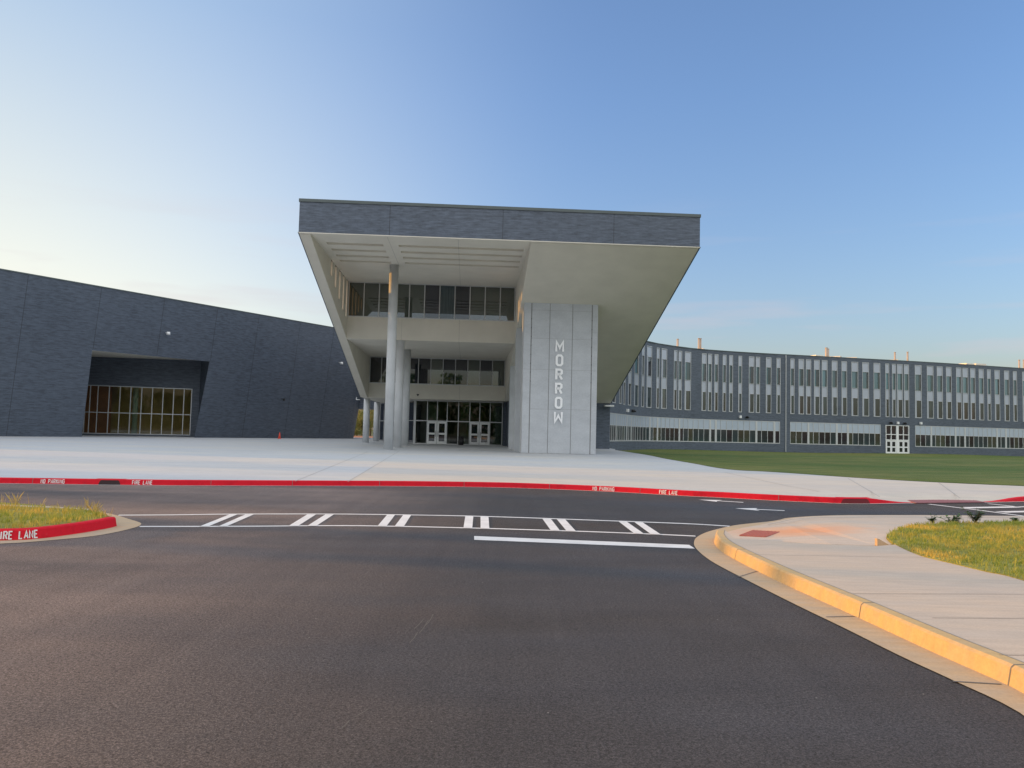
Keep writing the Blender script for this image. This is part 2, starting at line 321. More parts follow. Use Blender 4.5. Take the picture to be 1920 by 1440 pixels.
# ------------------------------------------------------------------ mesh helpers
class MB:
    def __init__(s): s.v = []; s.f = []; s.mi = []; s.sm = []
    def quad(s, pts, mi=0, sm=False):
        k = len(s.v); s.v += [tuple(p) for p in pts]; s.f.append(tuple(range(k, k+len(pts)))); s.mi.append(mi); s.sm.append(sm)
    def box8(s, p, mi=0):        # p: 4 bottom (ccw), 4 top
        k = len(s.v); s.v += [tuple(q) for q in p]
        for f in ((3, 2, 1, 0), (4, 5, 6, 7), (0, 1, 5, 4), (1, 2, 6, 5), (2, 3, 7, 6), (3, 0, 4, 7)):
            s.f.append(tuple(k+i for i in f)); s.mi.append(mi); s.sm.append(False)
    def box(s, fr, u0, u1, v0, v1, z0, z1, mi=0):
        s.box8([fr(u0, v0, z0), fr(u1, v0, z0), fr(u1, v1, z0), fr(u0, v1, z0), fr(u0, v0, z1), fr(u1, v0, z1), fr(u1, v1, z1), fr(u0, v1, z1)], mi)
    def prism(s, pts, off, mi=0):   # polygon extruded by vector
        k = len(s.v); n = len(pts); off = Vector(off)
        s.v += [tuple(p) for p in pts]+[tuple(Vector(p)+off) for p in pts]
        s.f.append(tuple(range(k+n-1, k-1, -1))); s.f.append(tuple(range(k+n, k+2*n))); s.mi += [mi, mi]; s.sm += [False, False]
        for i in range(n):
            j = (i+1) % n; s.f.append((k+i, k+j, k+n+j, k+n+i)); s.mi.append(mi); s.sm.append(False)
    def tube(s, p0, p1, r0_, r1_=None, n=24, cap=True, mi=0):
        r1_ = r0_ if r1_ is None else r1_; p0 = Vector(p0); p1 = Vector(p1); d = (p1-p0).normalized()
        a = d.orthogonal().normalized(); b = d.cross(a); k = len(s.v)
        for p, r in ((p0, r0_), (p1, r1_)):
            for i in range(n):
                t = 2*math.pi*i/n; s.v.append(tuple(p+(a*math.cos(t)+b*math.sin(t))*r))
        for i in range(n):
            j = (i+1) % n; s.f.append((k+i, k+j, k+n+j, k+n+i)); s.mi.append(mi); s.sm.append(True)
        if cap:
            s.f.append(tuple(range(k+n-1, k-1, -1))); s.f.append(tuple(range(k+n, k+2*n))); s.mi += [mi, mi]; s.sm += [False, False]
    def build(s, name, mats, parent=None, bevel=0, fix=True):
        me = bpy.data.meshes.new(name); me.from_pydata(s.v, [], s.f)
        if not isinstance(mats, (list, tuple)): mats = [mats]
        for m in mats: me.materials.append(m)
        me.polygons.foreach_set('material_index', s.mi); me.polygons.foreach_set('use_smooth', s.sm)
        me.update(); me.validate()
        o = bpy.data.objects.new(name, me); S.collection.objects.link(o)
        if fix:
            import bmesh
            bm = bmesh.new(); bm.from_mesh(me); bmesh.ops.recalc_face_normals(bm, faces=bm.faces); bm.to_mesh(me); bm.free()
        if parent:
            o.parent = parent; o.matrix_parent_inverse = parent.matrix_world.inverted()
        if bevel:
            md = o.modifiers.new('bevel', 'BEVEL'); md.width = bevel; md.segments = 2; md.limit_method = 'ANGLE'
        return o
WF = lambda u, v, z: Vector((u, v, z))
def frame(O, ex):
    ex = Vector((ex[0], ex[1])).normalized(); ey = Vector((-ex.y, ex.x)); O = Vector((O[0], O[1]))
    return lambda u, v, z: Vector((O.x+ex.x*u+ey.x*v, O.y+ex.y*u+ey.y*v, z))
def tag(o, label, cat, group=None, kind=None):
    if label: o['label'] = label
    if cat: o['category'] = cat
    if group: o['group'] = group
    if kind: o['kind'] = kind
    return o
def empty(name, loc):
    o = bpy.data.objects.new(name, None); S.collection.objects.link(o); o.location = loc; o.empty_display_size = .3
    bpy.context.view_layer.update(); return o
def struct(o, label=None):
    o['kind'] = 'structure'
    if label: o['label'] = label
    return o
def catmull(P, per=8):
    P = [Vector(p) for p in P]; out = []
    Q = [2*P[0]-P[1]]+P+[2*P[-1]-P[-2]]
    for i in range(1, len(Q)-2):
        for k in range(per):
            t = k/per; a, b, c, d = Q[i-1], Q[i], Q[i+1], Q[i+2]
            out.append(.5*((2*b)+(c-a)*t+(2*a-5*b+4*c-d)*t*t+(3*b-a-3*c+d)*t**3))
    out.append(P[-1].copy()); return out
def slab(mb, pts, skirt=.3, mi=0):
    """flat-ish polygon with a skirt down to the ground"""
    tris = geometry.tessellate_polygon([[Vector(p) for p in pts]])
    k = len(mb.v); n = len(pts); mb.v += [tuple(p) for p in pts]
    for t in tris: mb.f.append(tuple(k+i for i in t)); mb.mi.append(mi); mb.sm.append(False)
    if skirt:
        mb.v += [(p[0], p[1], p[2]-skirt) for p in pts]
        for i in range(n):
            j = (i+1) % n; mb.f.append((k+i, k+j, k+n+j, k+n+i)); mb.mi.append(mi); mb.sm.append(False)
def upright(o):
    me = o.data
    import bmesh
    bm = bmesh.new(); bm.from_mesh(me)
    for f in bm.faces:
        if abs(f.normal.z) > .5 and f.normal.z < 0: f.normal_flip()
    bm.to_mesh(me); bm.free(); return o

# stroke lettering: polylines on a 4 x 6 grid
r_ = lambda *p: list(p)
GLY = {
 'F': [[(0, 0), (0, 6), (3.6, 6)], [(0, 3.3), (3, 3.3)]], 'I': [[(0, 0), (0, 6)]],
 'R': [[(0, 0), (0, 6), (2.6, 6), (3.6, 5.3), (3.6, 3.8), (2.6, 3.1), (0, 3.1)], [(2, 3.1), (3.8, 0)]],
 'E': [[(3.6, 0), (0, 0), (0, 6), (3.6, 6)], [(0, 3.1), (3, 3.1)]], 'L': [[(0, 6), (0, 0), (3.4, 0)]],
 'A': [[(0, 0), (2, 6), (4, 0)], [(.8, 2), (3.2, 2)]], 'N': [[(0, 0), (0, 6), (3.8, 0), (3.8, 6)]],
 'O': [[(1, 0), (0, 1), (0, 5), (1, 6), (2.8, 6), (3.8, 5), (3.8, 1), (2.8, 0), (1, 0)]],
 'P': [[(0, 0), (0, 6), (2.8, 6), (3.7, 5.2), (3.7, 3.6), (2.8, 2.8), (0, 2.8)]],
 'K': [[(0, 0), (0, 6)], [(3.7, 6), (0, 2.4)], [(1.2, 3.6), (3.8, 0)]],
 'G': [[(3.8, 5), (2.8, 6), (1, 6), (0, 5), (0, 1), (1, 0), (2.8, 0), (3.8, 1), (3.8, 2.9), (2.2, 2.9)]],
 'M': [[(0, 0), (0, 6), (2.1, 2.2), (4.2, 6), (4.2, 0)]], 'W': [[(0, 6), (0, 0), (2.1, 3.8), (4.2, 0), (4.2, 6)]],
}
def stroke(mb, glyph, fn, th, w=1.0, h=1.0, depth=.0):
    """fn(x, y, d) -> point; extruded ribbons joined with mitres"""
    for pl in GLY[glyph]:
        P = [Vector((a*w/4, b*h/6)) for a, b in pl]; n = len(P); closed = (P[0]-P[-1]).length < 1e-6
        if closed: P = P[:-1]; n -= 1
        A, B = [], []
        for i in range(n):
            pr = P[i-1] if (i > 0 or closed) else None; nx = P[(i+1) % n] if (i < n-1 or closed) else None
            d1 = (P[i]-pr).normalized() if pr is not None else None; d2 = (nx-P[i]).normalized() if nx is not None else None
            if d1 is None: d1 = d2
            if d2 is None: d2 = d1
            n1 = Vector((-d1.y, d1.x)); n2 = Vector((-d2.y, d2.x)); mm = (n1+n2).normalized(); L_ = th/2/max(.45, mm.dot(n1))
            A.append(P[i]+mm*L_); B.append(P[i]-mm*L_)
        rngi = range(n) if closed else range(n-1)
        for i in rngi:
            j = (i+1) % n
            q = [A[i], B[i], B[j], A[j]]
            if depth: mb.box8([fn(p.x, p.y, 0) for p in q]+[fn(p.x, p.y, depth) for p in q])
            else: mb.quad([fn(p.x, p.y, 0) for p in q])

# ================================================================== GROUND
def lawn_z(x, y):
    t = min(1, max(0, (y-62)/45)); t = t*t*(3-2*t); return .15-.60*t
mb = MB(); nx, ny = 60, 60
xs = [-900+1800*i/nx for i in range(nx+1)]; ys = [-400+1600*i/ny for i in range(ny+1)]
xs = sorted(set(xs+[-60, -30, -10, 0, 15])); ys = sorted(set(ys+[27, 62, 70, 80, 90, 100, 107]))
for j, y in enumerate(ys):
    for x in xs: mb.v.append((x, y, lawn_z(x, y)-.25))
for j in range(len(ys)-1):
    for i in range(len(xs)-1):
        a = j*len(xs)+i; mb.f.append((a, a+1, a+len(xs)+1, a+len(xs))); mb.mi.append(0); mb.sm.append(True)
struct(mb.build('ground', GROUND, fix=False))

# front kerb path (bottom of the red face), from off-frame left to off-frame right
kp = [(-420, 901, .15), (-200, 904.5, .15), (0, 906.5, .15), (150, 908.5, .15), (300, 910.3, .15), (475, 911, .15), (620, 911.4, .15), (765, 912, .15), (920, 914, .15), (1030, 917.2, .15),
      (1155, 922.6, .15), (1280, 929.8, .15), (1355, 933.4, .15), (1440, 938, .15), (1530, 942.2, .15), (1581, 944.2, .15), (1629, 944.6, .15), (1716, 943.2, .0), (1850, 941.8, .0), (1940, 940.0, .15), (2100, 936, .15), (2300, 930, .15)]
kq = [G(a, b, 0) for a, b, c in kp]; kh = [c for a, b, c in kp]
kc = catmull([Vector((p.x, p.y, h)) for p, h in zip(kq, kh)], 5)
def kerb_sweep(path, top=.15, batter=.03, nseg=None):
    """path: Vector(x, y, height); returns mb of kerb body; left of travel is the kerb side"""
    mb = MB(); n = len(path); rows = []
    for i, p in enumerate(path):
        a = path[max(0, i-1)]; b = path[min(n-1, i+1)]; d = Vector((b.x-a.x, b.y-a.y)).normalized(); q = Vector((-d.y, d.x)); h = max(.004, min(.155, p.z))
        pos = lambda o, z: (p.x+q.x*o, p.y+q.y*o, z)
        rows.append([pos(0, -.05), pos(0, .0), pos(batter*h/.15*.8, h-.02 if h > .03 else h*.5), pos(batter*h/.15+.018, h), pos(top, h+.001), pos(top, -.05)])
    m = len(rows[0])
    for r in rows: mb.v += r
    for i in range(n-1):
        for k in range(m-1):
            a = i*m+k; mb.f.append((a, a+m, a+m+1, a+1)); mb.mi.append(0 if k < 4 else 0); mb.sm.append(False)
    mb.f.append(tuple(range(m))); mb.f.append(tuple((n-1)*m+k for k in range(m-1, -1, -1))); mb.mi += [0, 0]; mb.sm += [False, False]
    return mb
# travel left->right: the kerb side (left of travel) is away from the camera
fk = struct(kerb_sweep(kc).build('kerb', RED), 'long red painted kerb along the front of the plaza')
# gutter pan
mb = MB()
for i in range(len(kc)-1):
    a, b = kc[i], kc[i+1]; d = Vector((b.x-a.x, b.y-a.y)).normalized(); q = Vector((d.y, -d.x))
    mb.quad([(a.x, a.y, .006), (b.x, b.y, .006), (b.x+q.x*.10, b.y+q.y*.10, .006), (a.x+q.x*.10, a.y+q.y*.10, .006)])
struct(upright(mb.build('gutter', PLAZA, fix=False)))
def on_path(path, px):
    """nearest path point whose projection has this x; returns point, tangent, height"""
    tgt = G(px, 915 if path is kc else 1000, 0); best = None
    dx = tgt.x/tgt.y
    for i in range(len(path)-1):
        a, b = path[i], path[i+1]; fa = a.x/a.y-dx; fb = b.x/b.y-dx
        if fa*fb <= 0 and a.y > 0:
            t = fa/(fa-fb); p = a.lerp(b, t); d = Vector((b.x-a.x, b.y-a.y)).normalized(); return p, d, p.z
def arc_pos(path, px):
    """arc length along the path under photo column px"""
    p, d, h = on_path(path, px); acc = 0; best = (1e9, 0)
    for a, b in zip(path[:-1], path[1:]):
        L_ = math.hypot(b.x-a.x, b.y-a.y)
        if L_ > 0:
            t = max(0, min(1, ((p.x-a.x)*(b.x-a.x)+(p.y-a.y)*(b.y-a.y))/L_**2)); e = math.hypot(a.x+(b.x-a.x)*t-p.x, a.y+(b.y-a.y)*t-p.y)
            if e < best[0]: best = (e, acc+t*L_)
        acc += L_
    return best[1]
def kerb_pt(path, s, z, proud=.003):
    """point on the kerb face at arc length s, height z"""
    acc = 0
    for a, b in zip(path[:-1], path[1:]):
        L_ = math.hypot(b.x-a.x, b.y-a.y)
        if acc+L_ >= s or b is path[-1]:
            t = (s-acc)/L_; d = Vector(((b.x-a.x)/L_, (b.y-a.y)/L_)); q = Vector((-d.y, d.x)); h = max(.004, min(.155, a.z+(b.z-a.z)*t))
            zz = min(z, h); o = zz/max(.01, h-.02)*.8*.03*h/.15 if zz < h-.02 else .024*h/.15+(zz-h+.02)/.02*.018
            if z > h: o = .03*h/.15+.018+(z-h)*0
            return Vector((a.x+(b.x-a.x)*t+q.x*(o-proud), a.y+(b.y-a.y)*t+q.y*(o-proud), z)), q
        acc += L_
def kerb_text(path, px0, px1, words, h, parent, th=.016, py=.028):
    s0, s1 = sorted((arc_pos(path, px0), arc_pos(path, px1))); Ltot = s1-s0
    aw = lambda c: .5 if c == 'I' else (.95 if c == ' ' else 1)
    wd = Ltot/sum(aw(c) for c in words); x = 0; mb = MB()
    for c in words:
        if c != ' ':
            stroke(mb, c, lambda gx, gy, dd, x=x: kerb_pt(path, s0+x+wd*.12+gx, py+gy, .011)[0], th, w=wd*.66, h=h)
        x += wd*aw(c)
    return mb.build('kerb_lettering', PAINT, parent, fix=False)
def kerb_joint(path, px, parent, top=.15, w=.012, s=None):
    s = arc_pos(path, px) if s is None else s; mb = MB()
    prof = [kerb_pt(path, s+o, z, .0025)[0] for z in (.004, .06, .12, .135, .152) for o in (-w/2, w/2)]
    for k in range(4): mb.quad([prof[2*k], prof[2*k+1], prof[2*k+3], prof[2*k+2]])
    p, q = kerb_pt(path, s, .152); a, b = prof[-2], prof[-1]; e = Vector((q.x*.10, q.y*.10, .0008)); mb.quad([a, b, b+e, a+e])
    return mb.build('kerb_joint', CJ, parent, fix=False)
for a, b, w_ in ((75, 121, 'NO PARKING'), (247, 286, 'FIRE LANE'), (1111, 1152.5, 'NO PARKING'), (1236, 1271.5, 'FIRE LANE')):
    o = kerb_text(kc, a, b, w_, .098, fk, .0155, .026)
# kerb construction joints and storm inlets
for px in (548, 711.5, 870, 1030, 1200, 395, 60, 1460): kerb_joint(kc, px, fk)
for px0, px1, lab in ((184, 225, 'dark storm inlet in the red kerb between NO PARKING and FIRE LANE at left'), (1577, 1631, 'storm inlet in the red kerb near the tactile ramp at right')):
    s0, s1 = arc_pos(kc, px0), arc_pos(kc, px1); w = s1-s0; p0, _ = kerb_pt(kc, (s0+s1)/2, 0)
    root = empty('storm_inlet', (p0.x, p0.y, 0)); tag(root, lab, 'storm drain', 'storm inlets in the red kerb')
    m1 = MB(); n = 24; zt_ = lambda k: .006+.122*max(.02, min(1, 3.2*math.sin(math.pi*k/n)))**.5
    for k in range(n): m1.quad([kerb_pt(kc, s0+w*k/n, .006, .005)[0], kerb_pt(kc, s0+w*(k+1)/n, .006, .005)[0], kerb_pt(kc, s0+w*(k+1)/n, zt_(k+1), .005)[0], kerb_pt(kc, s0+w*k/n, zt_(k), .005)[0]])
    m1.build('inlet_opening', INLET if px0 < 500 else INLETR, root, fix=False)
    m2 = MB()
    for k in range(n):
        a, q = kerb_pt(kc, s0-.1+(w+.2)*k/n, .1525, -.01); b, q2 = kerb_pt(kc, s0-.1+(w+.2)*(k+1)/n, .1525, -.01); m2.quad([a, b, b+Vector((q2.x*.16, q2.y*.16, .004)), a+Vector((q.x*.16, q.y*.16, .004))])
    m2.build('inlet_lid', RED, root, fix=False)

# plaza: concrete apron from the kerb to the buildings
back = []
for i, p in enumerate(kc):
    a = kc[max(0, i-1)]; b = kc[min(len(kc)-1, i+1)]; d = Vector((b.x-a.x, b.y-a.y)).normalized(); q = Vector((-d.y, d.x))
    back.append(Vector((p.x+q.x*.15, p.y+q.y*.15, max(.006, min(.15, p.z)))))
lawn_edge_px = [(1145, 842.3), (1180, 848), (1213, 853), (1250, 860.5), (1300, 869), (1340, 876.5), (1380, 881.5), (1430, 884), (1494, 888), (1600, 895.5), (1700, 901.5), (1800, 906.5), (1920, 911.5), (2100, 919), (2300, 926)]
le = catmull([G(a, b, .15) for a, b in lawn_edge_px], 4)
outline = [p for p in back]+list(reversed(le))+[LW(26, 31, .15), LW(26, 75, .15), Vector((-40, 125, .15)), Vector((-110, 125, .15)), Vector((-110, 40, .15)), Vector((-60, 25, .15))]
mb = MB(); slab(mb, outline, .4)
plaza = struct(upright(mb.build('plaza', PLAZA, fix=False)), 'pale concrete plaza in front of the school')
def strip(mb, pts, w, z=None, lift=.004):
    for a, b in zip(pts[:-1], pts[1:]):
        a = Vector(a); b = Vector(b); d = Vector((b.x-a.x, b.y-a.y)).normalized(); q = Vector((-d.y, d.x, 0))*w/2; e = Vector((0, 0, lift))
        mb.quad([a-q+e, b-q+e, b+q+e, a+q+e])
mb = MB()
for ln in ([(553, 902.5), (690, 847)], [(652, 903.5), (748, 846)], [(0, 866), (640, 866.8)], [(0, 875.5), (600, 876.5)], [(0, 844), (680, 845)], [(440, 889), (572, 889.6)],
           [(1480, 912), (1536, 921)], [(1360, 886), (1480, 912)], [(680, 870.5), (1400, 888)], [(1650, 932), (1590, 897)], [(1800, 934), (1760, 905)]):
    strip(mb, [G(a, b, .15) for a, b in ln], .022)
upright(mb.build('expansion_joint', PJ, plaza, fix=False))

# road
mb = MB(); slab(mb, [Vector(p) for p in [(-160, -70, 0), (160, -70, 0), (160, 19, 0)]]+[Vector((p.x+.0, p.y+.12, 0)) for p in reversed(kc)]+[Vector((-160, 26, 0))], .2)
road = struct(upright(mb.build('road', ASPH, fix=False)), 'dark asphalt drive in front of the plaza')
# painted markings
def quadpx(mb, pts, z=.004): mb.quad([G(a, b, z) for a, b in pts])
mb = MB()
top = catmull([G(a, b, 0) for a, b in [(222, 966.3), (330, 965.6), (440, 964.2), (600, 964), (700, 964.8), (870, 967.6), (1000, 971.5), (1100, 975.2), (1200, 978.8), (1300, 982.8), (1368, 987)]], 4)
bot = catmull([G(a, b, 0) for a, b in [(262, 987.5), (360, 987.4), (480, 987), (600, 986), (700, 986.4), (870, 990), (1000, 993.8), (1100, 997), (1200, 1000.8), (1304, 1005.5)]], 4)
strip(mb, top, .125); strip(mb, bot, .115)
upright(mb.build('border_line', PAINT, road, fix=False))
for q in ([(374, 987), (390, 987), (445, 964.5), (430, 964.5)], [(409, 987), (424, 987), (476, 964.5), (460, 964.5)],
          [(541, 986), (559, 986), (592.5, 964.5), (576, 964.5)], [(576, 986), (593, 986), (626, 964.5), (610, 964.5)],
          [(708, 986), (725, 986), (741, 965), (726, 965)], [(740, 986.5), (757.5, 986.5), (771, 965.5), (756, 965.5)],
          [(869, 989.5), (885.5, 990), (887.5, 968), (872.5, 967.6)], [(901, 990), (917.5, 990.5), (916, 969), (901, 968.5)],
          [(1032.5, 994), (1050, 995), (1033, 973), (1017, 972.5)], [(1062, 995), (1080, 996), (1060, 974), (1044, 973.5)],
          [(1189, 1000), (1208, 1001), (1175, 978), (1159.5, 977.4)], [(1220.5, 1001.5), (1240, 1002.5), (1205, 979.5), (1189.5, 978.8)]):
    mb = MB(); quadpx(mb, q, .008); upright(mb.build('diagonal_bar', PAINT, road, fix=False))
mb = MB(); quadpx(mb, [(889, 1012), (1303, 1028.5), (1292, 1021.5), (889, 1005)]); upright(mb.build('stop_line', PAINT, road, fix=False))
for (hx, hy, hw, tx, ty) in ((1310, 937.0, 0, 1394, 942.2), (1378, 953.5, 0, 1471, 957.6)):
    a = G(hx, hy); b = G(tx, ty); d = (b-a); Ln = d.length; d.normalize(); q = Vector((-d.y, d.x, 0)); z = Vector((0, 0, .004)); mb = MB()
    hl = Ln*.48
    mb.quad([a+z, a+d*hl+q*.33+z, a+d*hl*.86+z, a+d*hl-q*.33+z][::1])
    mb.quad([a+d*hl*.86+q*.07+z, a+d*Ln+q*.07+z, a+d*Ln-q*.07+z, a+d*hl*.86-q*.07+z]); upright(mb.build('arrow_marking', PAINT, road, fix=False))
mb = MB()
strip(mb, [G(1742, 945.4), G(1830, 956.0), G(1920, 968), G(2080, 990)], .13); strip(mb, [G(1853, 944.6), G(1920, 951.5), G(2100, 972)], .13)
strip(mb, [G(1808, 952.3), G(1890, 951), G(1960, 950)], .30); strip(mb, [G(1876, 960.2), G(1960, 958.6), G(2050, 957.6)], .30)
upright(mb.build('crosswalk_marking', PAINT, road, fix=False))
# ================================================================== RIGHT CORNER: sidewalk, kerb, ramp, lawn
outer_px = [(1913, 1339), (1784, 1276), (1687, 1231), (1581, 1178), (1494, 1136), (1397, 1087), (1342, 1058), (1316, 1040), (1303, 1026), (1301.5, 1016), (1308, 1007), (1328, 997.5), (1364.6, 988.2), (1387, 984.3), (1419.5, 980.8), (1442, 978.5), (1461.5, 975.3), (1478, 971.6), (1526, 968.2), (1577.7, 966.6), (1623, 966.4), (1752, 966.4), (1920, 968.2), (2150, 972)]
face_px = [(1920, 1303), (1881, 1283), (1752, 1226), (1603.5, 1157), (1484, 1103), (1430, 1077), (1377.5, 1050), (1350, 1033), (1339, 1019), (1341, 1010)]
fb = [G(a, b, .0) for a, b in face_px]
near = fb[0]
fpath = catmull([Vector((near.x-.12, -30, 0)), Vector((near.x-.04, -12, 0)), Vector((near.x-.03, -4, 0)), Vector((near.x-.02, 0, 0)), Vector((near.x-.01, near.y-2.2, 0)), Vector((near.x, near.y-1, 0)), Vector((near.x, near.y-.4, 0))]+fb, 5)

rk = struct(kerb_sweep([Vector((p.x, p.y, .15)) for p in reversed(fpath)]).build('kerb', KERBF), 'unpainted concrete kerb curving round the right sidewalk')
mb = MB(); fp2 = [Vector((p.x, p.y, .15)) for p in reversed(fpath)]
for px in (1378, 1610, 1886): kerb_joint(fp2, px, rk)
for k in (1, 2): kerb_joint(fp2, 0, rk, s=arc_pos(fp2, 1886)+2.4*k)
outer = catmull([Vector((near.x-.62, -30, 0)), Vector((near.x-.50, -12, 0)), Vector((near.x-.48, -4, 0)), Vector((near.x-.47, 0, 0)), Vector((near.x-.46, near.y-2.2, 0)), Vector((near.x-.455, near.y-1.2, 0))]+[G(a, b, .0) for a, b in outer_px], 4)
mb = MB(); slab(mb, [Vector((p.x, p.y, .008)) for p in outer]+[Vector((60, 17, .008)), Vector((60, -30, .008))], 0)
struct(upright(mb.build('gutter', KERBC, fix=False)))
gj = MB()
for a, b in (((1549, 1157), (1603, 1156)), ((1786, 1278), (1878, 1283.5)), ((1385, 1082), (1420, 1071))): strip(gj, [G(*a, .008), G(*b, .008)], .02)
gj = upright(gj.build('gutter_joint', CJ, bpy.data.objects['gutter.001'], fix=False))
# near sidewalk, flush with the kerb top
def inner(path, o, z):
    out = []
    for i, p in enumerate(path):
        a = path[max(0, i-1)]; b = path[min(len(path)-1, i+1)]; d = Vector((b.x-a.x, b.y-a.y)).normalized(); q = Vector((-d.y, d.x)); out.append(Vector((p.x+q.x*o, p.y+q.y*o, z)))
    return out
kb = inner(fp2, .162, .149)                       # far -> near
bound = [G(a, b, .149) for a, b in [(1378, 1010), (1445, 1014.7), (1558, 1020.5), (1645, 1023.7), (1720, 1018)]]
mb = MB(); slab(mb, kb+[Vector((60, -30, .149)), Vector((60, 8, .149)), G(2300, 1010, .149)]+list(reversed(bound)), .15)
walk = struct(upright(mb.build('sidewalk', WALK, fix=False)), 'broad concrete sidewalk at right')
mb = MB(); mbk = inner(fp2, .156, .1485)
strip(mb, [Vector((p.x, p.y, .150)) for p in mbk if p.y > -8], .014, lift=.002)
for ln in ([(1600, 1113.5), (1960, 1114.5)], [(1873, 1228.5), (2100, 1232)], [(1748, 1159), (2000, 1160)], [(1405, 1040), (1760, 1046)]): strip(mb, [G(a, b, .149) for a, b in ln], .009)
upright(mb.build('expansion_joint', WJ, walk, fix=False))
# ramp and the strip along the drive
rz = [(1362, 1009, .012), (1445, 1014.4, .03), (1558, 1020, .09), (1645, 1023, .10), (1720, 1017, .145), (2300, 1000, .148), (2300, 978, .148), (2150, 971.5, .148), (1920, 968, .148), (1752, 966.4, .148), (1623, 966.4, .148), (1577.7, 966.8, .148), (1526, 968.2, .145), (1490, 971, .12), (1461.5, 976.6, .06), (1442, 980.5, .03), (1425, 984, .016), (1395, 989, .012), (1360, 998, .012), (1345, 1006, .012)]
mb = MB(); slab(mb, [G(a, b, c) for a, b, c in rz], .1)
rampo = struct(upright(mb.build('ramp', RAMPC, fix=False)), 'concrete kerb ramp stained orange')
mb = MB(); strip(mb, [G(a, b, c) for a, b, c in [(1440, 984, .04), (1461, 980, .075), (1484, 974.5, .13), (1530, 971, .149), (1640, 969.5, .149), (1920, 971, .149)]], .02, lift=.006); upright(mb.build('expansion_joint', CJ, rampo, fix=False))
mb = MB(); c0 = G(1645, 1023.6, .10); c1 = G(1670, 1024.5, .10)
mb.prism([c0, c1, c1+Vector((0, 0, .01)), c0+Vector((.03, 0, .105)), c0+Vector((0, 0, .11))], Vector((-.01, .06, 0))); mb.build('flared_kerb', KERBC, rampo)
def tactile(pts, z, lab, mt=TACT):
    P = [G(a, b, z) for a, b in pts]; mb = MB(); mb.prism([p-Vector((0, 0, .02)) for p in P], (0, 0, .02))
    n1 = 14; n2 = 8
    for i in range(n1):
        for j in range(n2):
            a = P[0].lerp(P[1], (i+.5)/n1); b = P[3].lerp(P[2], (i+.5)/n1); c = a.lerp(b, (j+.5)/n2); mb.tube(c, c+Vector((0, 0, .006)), .016, .010, 6)
    o = mb.build('tactile_paving', mt); return tag(o, lab, 'tactile pad', 'red tactile warning pads')
tactile([(1386.5, 1002.8), (1411, 993.7), (1464.7, 997), (1435.6, 1006)], .040, 'red tactile pad on the orange stained kerb ramp of the right sidewalk')
tactile([(1717, 942.6), (1846, 941.2), (1823, 936.4), (1700, 937.4)], .030, 'wide dull red tactile pad at the gap in the red kerb across the drive', TACTF)
# lawn of the right corner
lawn_px = [(2300, 1205), (1920, 1087), (1849, 1070.6), (1784, 1055), (1729, 1041.5), (1687, 1024), (1668, 1012), (1662, 1005), (1671, 998), (1690, 991), (1713, 985), (1768, 981), (1849, 979.6), (1920, 978.5), (2300, 982)]
lp = catmull([G(a, b, .16) for a, b in lawn_px], 4)+[Vector((60, 16, .16)), Vector((60, 2, .16))]
mb = MB(); slab(mb, lp, .1)
lawnR = struct(upright(mb.build('lawn', LAWNN, fix=False)), 'near lawn at right')
# far lawn in front of the long wing
big = [p for p in le]+[Vector((260, 60, .15)), Vector((260, 170, -.45)), Vector((10, 170, -.45)), LW(26.2, 31, .1)]
P2 = [Vector((p.x, p.y)) for p in big]
def inside(x, y, P):
    c = False; n = len(P)
    for i in range(n):
        a, b = P[i], P[(i+1) % n]
        if (a.y > y) != (b.y > y) and x < (b.x-a.x)*(y-a.y)/(b.y-a.y)+a.x: c = not c
    return c
mb = MB()
rows = []
yy = [20+1.5*i for i in range(100)]
edge = [Vector((p.x, p.y)) for p in le]
def left_x(y):      # lawn edge x at this depth
    b = None
    for i in range(len(edge)-1):
        a, c = edge[i], edge[i+1]
        if (a.y-y)*(c.y-y) <= 0 and a.y != c.y:
            t = (y-a.y)/(c.y-a.y); x = a.x+(c.x-a.x)*t; b = x if b is None else min(b, x)
    return b if b is not None else (edge[0].x if y > edge[0].y else 60)
yy = sorted(set([p.y for p in edge]+[79+1.5*i for i in range(62)]))
for y in yy:
    x0 = left_x(y); row = []
    for i in range(41):
        x = x0+(240-x0)*(i/40)**1.6; row.append((x, y, lawn_z(x, y)+.012+(.10*math.sin(x*.11+y*.05)*max(0, min(1, (y-32)/20))*max(0, min(1, (x-x0)/8)))))
    rows.append(row)
for r in rows: mb.v += r
for j in range(len(rows)-1):
    for i in range(40):
        a = j*41+i; mb.f.append((a, a+1, a+42, a+41)); mb.mi.append(0); mb.sm.append(True)
lawnF = struct(mb.build('lawn', LAWN, fix=False), 'wide lawn in front of the long window wing')

# ================================================================== LEFT ISLAND
ik_px = [(-420, 1015), (-200, 1017), (0, 1014.3), (75, 1010.5), (150, 1000.5), (185, 994.5), (207, 990.3), (219, 987)]
ik = catmull([G(a, b, 0) for a, b in ik_px], 5); ik = [Vector((p.x, p.y, .155)) for p in ik]
isk = struct(kerb_sweep(ik).build('kerb', RED), 'red kerb with white FIRE LANE lettering round the left island')
kerb_text(ik, -9, 73, 'FIRE LANE', .100, isk, .0175, .026)
gl = [G(a, b, .006) for a, b in [(-420, 1020.5), (-200, 1022), (0, 1019.2), (100, 1012.3), (175, 1005), (225, 996), (256, 988), (264, 983.5), (262, 979.5), (240, 972.5), (220, 966.5), (195, 961), (172, 957), (100, 952), (0, 947), (-420, 940)]]
mb = MB(); slab(mb, catmull(gl, 3), 0); struct(upright(mb.build('gutter', KERBC, fix=False)))
kbI = inner(ik, .155, .152)
